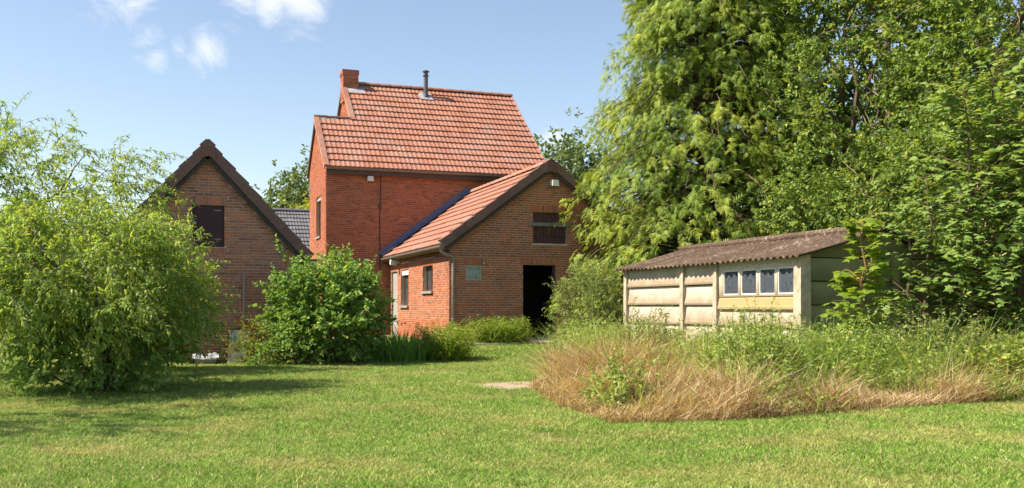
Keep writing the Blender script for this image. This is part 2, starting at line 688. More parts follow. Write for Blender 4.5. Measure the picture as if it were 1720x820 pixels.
M['conc'] = panel_mat('concrete panel', (.52, .475, .41), (.27, .21, .145), (.22, .18, .135))
M['conc_side'] = panel_mat('shaded concrete', (.27, .265, .145), (.15, .15, .075), (.16, .16, .09))  # darker, greener copy of the panel concrete, shade of the gable side painted in
M['ochre'] = surf('ochre stained sill', (.38, .27, .12), (.3, .24, .14), 7, .95, .5, 55)
M['white'] = surf('white paint', (.72, .71, .68), (.55, .53, .5), 9, .6)
M['lamp'] = surf('white lamp housing', (.7, .69, .66), (.6, .6, .58), 9, .4)
M['frame'] = surf('dark window frame', (.05, .032, .028), (.08, .05, .045), 9, .5)
M['greendoor'] = surf('grey door paint', (.36, .35, .34), (.3, .29, .28), 4, .5)
M['greenframe'] = surf('pale green frame', (.34, .42, .36), (.26, .34, .3), 9, .6)
M['sill'] = surf('bluestone sill', (.3, .29, .28), (.2, .2, .2), 12, .7)
M['glass'] = glass_mat('window glass', (.3, .34, .36), .12, 3)
M['dirtyglass'] = glass_mat('dirty shed glass', (.16, .19, .24), .36, 16)
M['frost'] = glass_mat('hazy glass', (.55, .62, .6), .45, 5)
M['black'] = surf('black steel', (.015, .015, .017), (.03, .03, .03), 8, .45)
M['flue'] = surf('grey flue steel', (.07, .075, .09), (.12, .125, .14), 6, .4)
M['step'] = surf('grey step', (.26, .25, .25), (.16, .155, .15), 8, .85, .3)
M['path'] = surf('path concrete', (.42, .37, .31), (.3, .26, .2), 4, .95, .5, 60, stain=(.22, .19, .12), stain_scale=2)
M['gravel'] = surf('gravel soil', (.40, .31, .24), (.27, .2, .14), 12, .95, .8, 60)
M['darkfloor'] = surf('darkened earth floor', (.03, .026, .022), (.02, .018, .016), 4, .95)  # near black, the gloom of a closed room put into the colour
M['inner'] = surf('darkened inner wall', (.035, .03, .027), (.022, .02, .018), 3, .95)  # near black so the doorway reads dark, room shade painted in
M['plastic'] = surf('crumpled grey sheet', (.42, .44, .46), (.25, .27, .3), 9, .5, .4, 30)
M['whitebd'] = surf('flaking white board', (.74, .76, .76), (.62, .64, .66), 5, .8, .3, 30, stain=(.18, .2, .22), stain_scale=4.5)
M['bark'] = surf('bark', (.13, .095, .065), (.07, .05, .035), 18, .95, .8, 40)
M['barkgrey'] = surf('grey bark', (.2, .175, .14), (.11, .095, .075), 18, .95, .8, 40)
M['deadtwig'] = surf('dead twigs', (.3, .24, .18), (.2, .16, .12), 18, .95)
M['redstem'] = surf('reddish young stem', (.28, .14, .07), (.2, .16, .06), 18, .7)
M['soil'] = surf('dry soil', (.13, .085, .05), (.07, .05, .03), 6, .95, .8, 50)
M['ground'] = ground_mat()
M['turf'] = turf_mat()
M['shedroof'] = shed_roof_mat()
M['peach'] = leaf_mat('peach leaves', [(0, (0.115, 0.207, 0.052)), (.4, (0.229, 0.360, 0.066)), (.75, (0.367, 0.470, 0.092)), (.95, (0.504, 0.504, 0.170)), (.975, (0.481, 0.349, 0.105)), (1, (0.504, 0.186, 0.092))], .45)
M['shrub'] = leaf_mat('shrub leaves', [(0, (0.129, 0.248, 0.041)), (.5, (0.244, 0.385, 0.059)), (.85, (0.429, 0.522, 0.083)), (1, (0.575, 0.575, 0.120))], 0.45)
M['hazel'] = leaf_mat('hazel leaves', [(0, (0.104, 0.203, 0.055)), (.5, (0.184, 0.330, 0.077)), (.85, (0.288, 0.426, 0.111)), (1, (0.414, 0.490, 0.166))], .42)
M['conifer'] = leaf_mat('conifer sprays', [(0, (0.032, 0.076, 0.021)), (.35, (0.097, 0.180, 0.033)), (.66, (0.240, 0.323, 0.047)), (1, (0.461, 0.494, 0.084))], .3, .55)
M['decid'] = leaf_mat('tree leaves', [(0, (0.063, 0.126, 0.030)), (.45, (0.162, 0.261, 0.054)), (.8, (0.324, 0.414, 0.099)), (1, (0.468, 0.513, 0.178))], .4)
M['maple'] = leaf_mat('maple leaves', [(0, (0.101, 0.180, 0.049)), (.5, (0.193, 0.306, 0.076)), (.85, (0.303, 0.387, 0.108)), (1, (0.413, 0.450, 0.162))], .42)
M['sapling'] = leaf_mat('young maple leaves', [(0, (0.112, 0.200, 0.023)), (.5, (0.188, 0.288, 0.035)), (.85, (0.275, 0.350, 0.046)), (1, (0.375, 0.300, 0.058))], 0.5)
M['willow'] = leaf_mat('grey green leaves', [(0, (0.129, 0.186, 0.053)), (.5, (0.215, 0.286, 0.079)), (1, (0.343, 0.415, 0.145))], 0.4)
M['far'] = leaf_mat('distant leaves', [(0, (0.091, 0.143, 0.060)), (.5, (0.141, 0.203, 0.077)), (1, (0.207, 0.262, 0.104))], 0.35)
M['farlight'] = leaf_mat('distant light leaves', [(0, (0.156, 0.221, 0.036)), (.5, (0.260, 0.312, 0.048)), (1, (0.351, 0.377, 0.072))], 0.4)
M['blade'] = leaf_mat('long green blades', [(0, (0.084, 0.182, 0.026)), (.5, (0.161, 0.280, 0.039)), (.85, (0.252, 0.350, 0.064)), (1, (0.420, 0.392, 0.129))], 0.45)
M['bamboo'] = leaf_mat('light green blades', [(0, (0.121, 0.216, 0.031)), (.5, (0.216, 0.331, 0.043)), (.85, (0.324, 0.419, 0.075)), (1, (0.486, 0.459, 0.149))], 0.48)
M['iris'] = leaf_mat('dark green sword leaves', [(0, (0.090, 0.216, 0.047)), (.5, (0.152, 0.330, 0.069)), (.9, (0.280, 0.456, 0.105)), (1, (0.600, 0.507, 0.209))], 0.35)
M['yellowbush'] = leaf_mat('yellowish leaves', [(0, (0.163, 0.200, 0.029)), (.5, (0.263, 0.288, 0.046)), (1, (0.425, 0.375, 0.103))], 0.45)
M['weed'] = leaf_mat('weed leaves', [(0, (0.146, 0.257, 0.054)), (.5, (0.258, 0.384, 0.078)), (.85, (0.393, 0.473, 0.130)), (1, (0.598, 0.532, 0.241))], 0.45)
M['dry'] = leaf_mat('dry grass', [(0, (.14, .085, .038)), (.25, (.32, .215, .105)), (.6, (.5, .37, .2)), (.88, (.66, .53, .32)), (1, (.78, .68, .46))], .3, .7)
M['bramble'] = leaf_mat('bramble leaves', [(0, (0.143, 0.241, 0.054)), (.5, (0.262, 0.361, 0.074)), (.85, (0.429, 0.470, 0.099)), (1, (0.575, 0.575, 0.124))], 0.43)


# ------------------------------------------------------------------ ground
def sst(x, a, b):
    t = np.clip((np.asarray(x, float) - a) / (b - a), 0, 1)
    return t * t * (3 - 2 * t)


def gz(x, y):
    x, y = np.asarray(x, float), np.asarray(y, float)
    return .28 * sst(y, 19.5, 25) * sst(x, 2.9, 6.0) + (1 - sst(y, 20, 23)) * (.015 * np.sin(x * 1.3 + .5) * np.sin(y * 1.1) + .02 * np.sin(x * .37 + y * .45))


def build_ground():
    ax = sorted(set([round(v, 2) for v in np.arange(-14, 24.01, .5)] + [-400, -250, -150, -90, -55, -35, -24, -18, 28, 34, 42, 55, 80, 120, 200, 320, 450]))
    ay = sorted(set([round(v, 2) for v in np.arange(2, 34.01, .5)] + [-60, -30, -12, -5, 0, 38, 44, 52, 65, 85, 120, 180, 280, 450, 700, 1100]))
    X, Y = np.meshgrid(ax, ay)
    fade = (1 - sst(np.hypot(X, Y - 15), 30, 60))
    Z = gz(X, Y) * fade
    nx, ny = len(ax), len(ay)
    idx = np.arange(nx * ny).reshape(ny, nx)
    a, b, c, d = idx[:-1, :-1].ravel(), idx[:-1, 1:].ravel(), idx[1:, 1:].ravel(), idx[1:, :-1].ravel()
    A = Acc().add(np.stack([X, Y, Z], -1).reshape(-1, 3), np.concatenate([np.stack([a, b, c], 1), np.stack([a, c, d], 1)]))
    A.build('ground', M['ground'], origin=(0, 0, 0), smooth=True, kind='structure')
    # concrete path along the outbuilding's gable
    P = Acc()
    xs = np.arange(6.0, 13.01, .5)
    for i in range(len(xs) - 1):
        for x0, x1 in ((xs[i], xs[i + 1]),):
            y0a = 23.55 + .12 * math.sin(x0 * 2.1)
            y0b = 23.55 + .12 * math.sin(x1 * 2.1)
            P.hexa([(x0, y0a, .1), (x1, y0b, .1), (x1, 24.95, .2), (x0, 24.95, .2), (x0, y0a, .295), (x1, y0b, .295), (x1, 24.95, .32), (x0, 24.95, .32)])
    P.build('path', M['path'], origin=(9, 24, .2), kind='structure')
    rg = np.random.RandomState(3)
    G = Acc()
    pts = []
    for k in range(22):
        a = k / 22 * 6.283
        pts.append((5.3 + (1.05 + .18 * rg.rand()) * math.cos(a), 13.75 + (1.0 + .2 * rg.rand()) * math.sin(a)))
    cz = float(gz(5.3, 13.75)) + .012
    vs = [(5.3, 13.75, cz)] + [(x, y, float(gz(x, y)) + .008) for x, y in pts]
    G.add(vs, [(0, k + 1, (k + 1) % 22 + 1) for k in range(22)])
    G.build('gravel_patch', M['gravel'], kind='structure')


build_ground()

# ------------------------------------------------------------------ brick walls
CL, CH = .212, .0645       # brick pitch: length, course


def palette(kind, rg, u, z):
    if kind == 'barn':
        c = [(.47, .185, .132), (.5, .187, .124), (.38, .168, .128), (.54, .19, .11), (.46, .208, .163), (.31, .153, .128), (.56, .2, .112)][rg.choice(7, p=[.24, .2, .16, .12, .14, .1, .04])]
        if z < .75:
            c = tuple(a * .6 + b * .4 for a, b in zip(c, (.3, .085, .04)))
    elif kind == 'annex':
        c = [(.43, .145, .075), (.48, .15, .07), (.36, .134, .08), (.52, .158, .068), (.4, .168, .105), (.28, .122, .084)][rg.choice(6, p=[.27, .24, .17, .12, .12, .08])]
        if z < .82 + .03 * math.sin(u * 5):
            c = tuple(a * .35 + b * .65 for a, b in zip(c, (.46, .085, .025)))
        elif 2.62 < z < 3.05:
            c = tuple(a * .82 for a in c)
    else:
        c = [(.42, .126, .066), (.36, .108, .063), (.46, .147, .073), (.28, .09, .063), (.4, .15, .09)][rg.choice(5, p=[.34, .25, .2, .13, .08])]
    f = rg.uniform(.85, 1.15)
    return tuple(a * f for a in c)


def wall(name, parent, plane, u0, u1, z0, top, apex, openings, thick, kind, mortar, seed, soldiers=(), indiv=None, brick=True, inner=None):
    """brick wall standing on a plane: mortar core with real openings, bricks 7 mm proud of the joints"""
    rg = np.random.RandomState(seed)
    ax, pos = plane
    if ax == 'Y':
        def P(u, n, z): return (u, pos - n, z)
    else:
        def P(u, n, z): return (pos - n, u, z)
    core = Acc()
    br = sorted(set([u0, u1] + list(apex) + [e for o in openings for e in o[:2]]))
    for a, b in zip(br[:-1], br[1:]):
        m = (a + b) / 2
        segs = []
        z = z0
        for o in sorted([o for o in openings if o[0] < m < o[1]], key=lambda o: o[2]):
            if o[2] > z:
                segs.append((z, z, o[2], o[2]))
            z = o[3]
        segs.append((z, z, top(a), top(b)))
        for za, zb, ta, tb in segs:
            core.hexa([P(a, 0, za), P(b, 0, zb), P(b, -thick, zb), P(a, -thick, za), P(a, 0, ta), P(b, 0, tb), P(b, -thick, tb), P(a, -thick, ta)])
    w = core.build(name, mortar, parent)
    if not brick:
        return w
    blocks = list(openings) + [s for s in soldiers]
    out = []
    n = 0
    z = z0
    while z < max(top(a) for a in br):
        za, zb = z + .0075, z + CH - .0075
        off = (n % 2) * CL / 2 + rg.uniform(-.012, .012) + (.25 * CL if n % 5 == 0 else 0)
        k0 = int((u0 - off) / CL) - 1
        for k in range(k0, k0 + int((u1 - u0) / CL) + 4):
            a, b = k * CL + off + .0075, (k + 1) * CL + off - .0075
            parts = [(max(a, u0 - .004), min(b, u1 + .004))]
            for o in blocks:
                if o[2] < zb - .008 and o[3] > za + .008:
                    nx = []
                    for p, q in parts:
                        if q <= o[0] or p >= o[1]:
                            nx.append((p, q))
                        else:
                            if p < o[0]:
                                nx.append((p, o[0]))
                            if q > o[1]:
                                nx.append((o[1], q))
                    parts = nx
            for p, q in parts:
                if q - p < .03:
                    continue
                if min(top(p), top(q)) < zb:
                    continue
                out.append((p, q, za, zb))
        z += CH
        n += 1
    for s in soldiers:
        k = int((s[1] - s[0]) / CH)
        wd = (s[1] - s[0]) / k
        for i in range(k):
            out.append((s[0] + i * wd + .005, s[0] + (i + 1) * wd - .005, s[2] + .004, s[3] - .004))
    if indiv:
        cu, cz, cnt = indiv
        out.sort(key=lambda b: ((b[0] + b[1]) / 2 - cu) ** 2 + ((b[2] + b[3]) / 2 - cz) ** 2 * 1.4)
    A = Acc()
    for i, (p, q, za, zb) in enumerate(out):
        d = .007 + rg.uniform(-.0025, .0025)
        col = palette(kind, rg, (p + q) / 2, za)
        pts = [P(p, d, za), P(q, d, za), P(q, -.01, za), P(p, -.01, za), P(p, d, zb), P(q, d, zb), P(q, -.01, zb), P(p, -.01, zb)]
        if indiv and i < indiv[2]:
            Acc().hexa(pts, c=col).build('brick', M['brick'], w)
        else:
            A.hexa(pts, c=col)
    A.build('brickwork', M['brick'], w, kind='stuff')
    return w


def boxpart(name, mat, parent, x0, x1, y0, y1, z0, z1, **k):
    return Acc().box(x0, x1, y0, y1, z0, z1).build(name, mat, parent, **k)


# ------------------------------------------------------------------ roof tiles
def tile_data(w, ln):
    xs = np.linspace(0, w, 11)
    wave = .009 * np.cos(xs / w * 4 * math.pi) + .003 * np.cos(xs / w * 8 * math.pi)
    v = []
    for y, h in ((0, .05), (ln, .0)):
        for x, q in zip(xs, wave):
            v.append((x + .002, y, h + q + .028))
    for x, q in zip(xs, wave):
        v.append((x + .002, .002, q + .02))
    t = []
    for i in range(10):
        t += [(i, i + 1, i + 12), (i, i + 12, i + 11), (i, i + 23, i + 1), (i, i + 22, i + 23)]
    return np.array(v), np.array(t)


def tiled_slope(roof, origin, u, v, nrm, lu, lv, cols, rows, mat, seed, skip=None, limit=300, name='tile'):
    rg = np.random.RandomState(seed)
    u, v, nrm = Vector(u), Vector(v), Vector(nrm)
    w, e = lu / cols, lv / rows
    V, T = tile_data(w, e + .045)
    base, _ = Acc().add(V, T, r=0.0).mesh(name, mat, (0, 0, 0))
    mat3 = Matrix((u, v, nrm)).transposed()
    rest = Acc()
    k = 0
    o0 = Vector(origin)
    for r in range(rows):
        for c in range(cols):
            if skip and skip(r, c):
                continue
            lift = rg.uniform(-.003, .004)
            p = o0 + u * (c * w) + v * (r * e + rg.uniform(-.004, .004)) + nrm * lift
            if k < limit:
                rot = (mat3 @ Matrix.Rotation(rg.uniform(-.006, .006), 3, 'Z')).to_euler()
                link(name, base, p, roof, rot=rot)
            else:
                A = np.array(mat3)
                rest.add(V @ A.T + np.array(p), T, r=rg.rand())
            k += 1
    if rest.n:
        rest.build(name + 's', mat, roof, kind='stuff')


def half_round(acc, p0, p1, rad, up=True, sides=8, thick=None, **k):
    p0, p1 = np.array(p0, float), np.array(p1, float)
    d = (p1 - p0) / np.linalg.norm(p1 - p0)
    s = np.cross(d, (0, 0, 1.))
    s /= np.linalg.norm(s)
    n = np.cross(s, d)
    sg = 1 if up else -1
    vs, t = [], []
    for q in (p0, p1):
        for j in range(sides + 1):
            a = math.pi * j / sides
            vs.append(q + rad * (s * math.cos(a) + sg * n * math.sin(a)))
    m = sides + 1
    for j in range(sides):
        t += [(j, j + 1, j + 1 + m), (j, j + 1 + m, j + m)]
    for b in (0, m):
        t += [(b, b + j, b + j + 1) for j in range(1, sides)]
    acc.add(vs, t, **k)


def lamp_fixture(parent, x, y, z, face):
    """outdoor lamp: wall box, arm and tilted head"""
    fx, fy = face
    l = thing_part = Acc()
    l.box(x - .06 - abs(fx) * 0, x + .06, y - .06, y + .06, z - .05, z + .05)
    b = l.build('lamp_base', M['lamp'], parent)
    h = Acc()
    cx, cy = x + fx * .16, y + fy * .16
    h.hexa([(cx - .1, cy - .1, z - .11), (cx + .1, cy - .1, z - .11), (cx + .1, cy + .1, z - .06), (cx - .1, cy + .1, z - .06),
            (cx - .085, cy - .085, z + .06), (cx + .085, cy - .085, z + .06), (cx + .085, cy + .085, z + .085), (cx - .085, cy + .085, z + .085)])
    h.build('lamp_head', M['lamp'], b)
    Acc().tube([(x, y, z + .03), (x + fx * .08, y + fy * .08, z + .05), (cx, cy, z + .05)], .015, 6).build('lamp_arm', M['lamp'], b)


# ------------------------------------------------------------------ farmhouse
def farmhouse():
    h = thing('brick_farmhouse', (8.9, 36.7, 0), 'tall red brick farmhouse with orange tiled roof, chimney and steel flue', 'house')
    yf, x0, x1, xm = 32.4, 4.88, 12.9, 6.22
    sl = .851
    c, s = 1 / math.hypot(1, sl), sl / math.hypot(1, sl)
    eY, eZ = 32.15, 5.96
    rY = 36.7
    rZ = eZ + sl * (rY - eY)
    aY = 34.62
    aZ = eZ + sl * (aY - eY)
    wall('front_wall', h, ('Y', yf), x0, x1, 0, lambda u: 5.98, (), [], .3, 'house', M['mortar_red'], 11)
    topl = lambda y: min(eZ - .05 + sl * (y - eY), aZ - .05 - sl * 1.02 * (y - aY) if y > aY else 99)
    wl = wall('side_wall', h, ('X', x0), yf + .012, 36.5, 0, topl, (aY,), [(33.62, 34.72, 3.72, 5.15)], .3, 'house', M['mortar_red'], 12, soldiers=[(33.5, 34.84, 5.15, 5.36)])
    topm = lambda y: min(eZ - .05 + sl * (y - eY), rZ - .05 - sl * (y - rY) if y > rY else 99)
    wall('upper_gable_wall', h, ('X', xm), 32.75, 41, 6.3, topm, (rY,), [], .3, 'house', M['mortar_red'], 13)
    boxpart('rear_wall', M['render'], h, xm, x1, 40.7, 41, 0, 6.0)
    boxpart('rear_wall', M['render'], h, x0 + .3, xm, 36.2, 36.5, 0, 6.0)
    a = Acc()
    a.hexa([(x1 - .3, 32.72, 0), (x1, 32.72, 0), (x1, 41, 0), (x1 - .3, 41, 0), (x1 - .3, 32.72, 6), (x1, 32.72, 6), (x1, 41, 6), (x1 - .3, 41, 6)])
    a.add([(x1, 32.7, 6), (x1, rY, rZ - .06), (x1, 40.9, 6), (x1 - .3, 32.7, 6), (x1 - .3, rY, rZ - .06), (x1 - .3, 40.9, 6)], [(0, 1, 2), (3, 4, 5), (0, 1, 4), (0, 4, 3), (1, 2, 5), (1, 5, 4)])
    a.build('end_wall', M['render'], h)
    # side window with frame, glass, roller shutter box, sill
    w = Acc()
    for q in ((33.62, 33.69, 3.72, 5.15), (34.65, 34.72, 3.72, 5.15), (33.69, 34.65, 3.72, 3.79), (33.69, 34.65, 5.08, 5.15), (34.13, 34.2, 3.79, 5.08)):
        w.box(x0 + .1, x0 + .16, *q)
    wf = w.build('window', M['frame'], h)
    boxpart('pane', M['glass'], wf, x0 + .125, x0 + .135, 33.69, 34.13, 3.79, 5.08)
    boxpart('pane', M['glass'], wf, x0 + .125, x0 + .135, 34.2, 34.65, 3.79, 5.08)
    boxpart('sill', M['sill'], wf, x0 - .06, x0 + .17, 33.58, 34.76, 3.66, 3.718)
    boxpart('shutter_box', M['leadgrey'], wf, x0 + .04, x0 + .098, 33.63, 34.71, 5.02, 5.148)
    boxpart('dark_backing', M['inner'], wf, x0 + .24, x0 + .25, 33.62, 34.72, 3.72, 5.15)  # added near-black sheet, stands in for the unlit room behind the panes
    # roof: underlay, tiles, ridge, verges
    r = Acc()
    def slab(xa, xb, ya, za, yb, zb, t=.06):
        r.hexa([(xa, ya, za - t), (xb, ya, za - t), (xb, yb, zb - t), (xa, yb, zb - t), (xa, ya, za), (xb, ya, za), (xb, yb, zb), (xa, yb, zb)])
    slab(4.83, 12.98, eY + .03, eZ - .03, aY, aZ - .055)
    slab(6.14, 12.98, aY, aZ - .055, rY, rZ - .055)
    slab(6.14, 12.98, 41.2, rZ - sl * 4.5, rY, rZ - .055)
    slab(4.83, 6.18, 36.75, aZ - sl * 1.02 * (36.75 - aY), aY, aZ - .02)
    roof = r.build('roof', M['tile'], h)
    tiled_slope(roof, (4.8, eY, eZ - .03), (1, 0, 0), (0, c, s), (0, -s, c), 8.2, (rY - eY) / c, 25, 15, M['tile'], 21,
                skip=lambda rr, cc: rr >= 8 and cc < 4)
    for i in range(15):
        xa = 6.75 + i * .42
        A = Acc()
        half_round(A, (xa, rY, rZ - .015), (xa + .43, rY, rZ + .005), .12, r=(i * .37) % 1)
        A.build('ridge_tile', M['tile'], roof)
    for i in range(3):
        A = Acc()
        half_round(A, (4.78 + i * .45, aY + .02, aZ + .01), (4.78 + i * .45 + .455, aY + .02, aZ + .025), .075, r=(i * .43) % 1)
        A.build('ridge_tile', M['tile_dark'], roof)
    ex = (rY - eY) / c / 15
    for i in range(15):
        xv = 4.8 if i < 8 else 6.12
        A = Acc()
        o = np.array((xv - .035, eY, eZ - .03)) + np.array((0, c, s)) * (i * ex) + np.array((0, -s, c)) * -.1
        A.frame_box(o, (0, c, s), (0, -s, c), (1, 0, 0), ex + .03, .17, .03, r=.3 + .03 * i)
        A.frame_box(o + np.array((0, -s, c)) * .165 + np.array((0, c, s)) * .0, (0, c, s * 1.0), (0, -s, c), (1, 0, 0), ex - .012, .028, .17, r=.2 + .04 * i)
        A.build('verge_tile', M['tile'], roof)
    for i in range(15):
        A = Acc()
        o = np.array((13.005, eY, eZ - .03)) + np.array((0, c, s)) * (i * ex) + np.array((0, -s, c)) * -.1
        A.frame_box(o, (0, c, s), (0, -s, c), (1, 0, 0), ex + .03, .185, .03, r=.3 + .03 * i)
        A.build('verge_tile', M['tile'], roof)
    # pale board under the verge of the upper gable, thin rear verge
    A = Acc()
    A.frame_box((6.15, aY + .1, aZ - .02), (0, c, s), (0, -s, c), (1, 0, 0), (rY - aY) / c - .3, .07, .03)
    A.frame_box((4.84, eY + .2, eZ + .02), (0, c, s), (0, -s, c), (1, 0, 0), (aY - eY) / c - .3, .05, .03)
    A.build('verge_board', M['path'], roof)
    A = Acc()
    d2 = math.hypot(1, sl * 1.02)
    A.frame_box((4.8, aY + .02, aZ + .02), (0, 1 / d2, -sl * 1.02 / d2), (0, -sl / d2, -1 / d2), (1, 0, 0), (36.75 - aY) * d2, .13, .04)
    A.frame_box((6.12, rY, rZ), (0, c, -s), (0, -s, -c), (1, 0, 0), 4.5 / c, .13, .04)
    A.build('verge_board', M['fascia'], roof)
    # gutter and fascia
    boxpart('fascia', M['fascia'], h, 4.85, 12.95, 32.16, 32.2, 5.72, 5.93)
    A = Acc()
    half_round(A, (4.82, 32.1, 5.93), (12.98, 32.1, 5.93), .075, up=False)
    A.build('gutter', M['gutter'], h)
    # chimney
    ch = Acc()
    cx0, cx1, cy0, cy1 = 6.12, 6.7, 36.35, 36.95
    ch.box(cx0, cx1, cy0, cy1, 9.1, 10.3)
    chim = ch.build('chimney', M['mortar_red'], h)
    rg = np.random.RandomState(4)
    A = Acc()
    for n in range(18):
        z = 9.14 + n * CH
        g = .025 if n > 14 else .0
        for side in range(2):
            a0, a1 = (cx0, cx1) if side == 0 else (cy0, cy1)
            x = a0 - (n % 2) * CL / 2
            while x < a1:
                p, q = max(x + .005, a0 - g), min(x + CL - .005, a1 + g)
                if q - p > .03:
                    col = palette('annex' if n < 13 else 'barn', rg, 0, 5)
                    if side == 0:
                        A.box(p, q, cy0 - .008 - g, cy0 + .01, z + .004, z + CH - .004, c=col)
                    else:
                        A.box(cx0 - .008 - g, cx0 + .01, p, q, z + .004, z + CH - .004, c=palette('house', rg, 0, 5))
                x += CL
    A.build('brickwork', M['brick'], chim, kind='stuff')
    A = Acc()
    A.frame_box((cx0 + .02, 36.12, eZ + sl * (36.12 - eY) + .02), (1, 0, 0), (0, c, s), (0, -s, c), .78, .33, .035)
    A.build('flashing', M['leadgrey'], chim)
    # flue
    fx, fy = 9.32, 36.22
    fz = eZ + sl * (fy - eY)
    fl = Acc().tube([(fx, fy, fz - .1), (fx, fy, 10.4)], .085, 14).build('flue_pipe', M['flue'], h)
    Acc().tube([(fx, fy, fz - .02), (fx, fy, fz + .14), (fx, fy, fz + .15)], [.13, .1, .09], 14).build('flue_collar', M['flue'], fl)
    Acc().tube([(fx, fy, 10.26), (fx, fy, 10.275)], .125, 14).build('flue_ring', M['flue'], fl)
    Acc().tube([(fx, fy, 10.42), (fx, fy, 10.45), (fx, fy, 10.49)], [.14, .14, .04], 14).build('flue_cap', M['flue'], fl)
    A = Acc()
    A.frame_box((fx - .26, fy - .2, eZ + sl * (fy - .2 - eY) + .035), (1, 0, 0), (0, c, s), (0, -s, c), .52, .5, .03)
    A.build('flashing', M['leadgrey'], fl)
    # lamp, cable, flashing of the lower roof
    lamp_fixture(h, 6.34, yf - .06, 5.62, (0, -1))
    Acc().tube([(6.74, yf - .022, 5.8), (6.72, yf - .022, 4.7), (6.7, yf - .022, 4.4), (6.71, yf - .022, 2.4)], .014, 6).build('wall_cable', M['black'], h)
    Acc().box(6.66, 6.76, yf - .05, yf - .01, 4.62, 4.78).build('junction_box', M['fascia'], h)
    return h


# ------------------------------------------------------------------ annex outbuilding
def verge(roof, x0, z0, slope, length, yv, n, side, mat, board, hb=.2):
    """dark verge: overlapping flap tiles, a board below"""
    c, s = 1 / math.hypot(1, slope), slope / math.hypot(1, slope)
    sg = 1 if side == 'L' else -1
    d = np.array((sg * c, 0, s))
    nn = np.array((-sg * s, 0, c))
    ex = length / n
    for i in range(n):
        A = Acc()
        o = np.array((x0, yv - .004 * (i % 2), z0)) + d * (i * ex) + nn * (-hb * .62)
        dd = d * math.cos(.035) - nn * math.sin(-.035) * -1 if False else d
        A.hexa([o - nn * 0, o + d * (ex + .05) - nn * .0, o + d * (ex + .05) + np.array((0, .035, 0)), o + np.array((0, .035, 0)),
                o + nn * (hb + .035), o + d * (ex + .05) + nn * hb, o + d * (ex + .05) + nn * hb + np.array((0, .3, 0)), o + nn * (hb + .035) + np.array((0, .3, 0))], r=(i * .31) % 1)
        A.build('verge_tile', mat, roof)
    if side == 'L':
        xt, zt = x0 + d[0] * (length - .06), z0 + d[2] * (length - .06)
        A = Acc()
        q = [(-.17, -.3), (0, -.25), (.17, -.3), (.13, .0), (.0, .1), (-.13, .0)]
        A.add([(xt + a, yv - .02, zt + b) for a, b in q] + [(xt + a, yv + .05, zt + b) for a, b in q],
              [(0, 1, 5), (1, 4, 5), (1, 3, 4), (1, 2, 3)] + [t_ for i in range(6) for t_ in ((i, (i + 1) % 6, 6 + (i + 1) % 6), (i, 6 + (i + 1) % 6, 6 + i))], r=.4)
        A.build('ridge_end_tile', mat, roof)
    A = Acc()
    A.frame_box(np.array((x0, yv + .045, z0)) + nn * (-hb * .62 - .09), d, nn, (0, 1, 0), length, .13, .04)
    A.build('barge_board', board, roof)


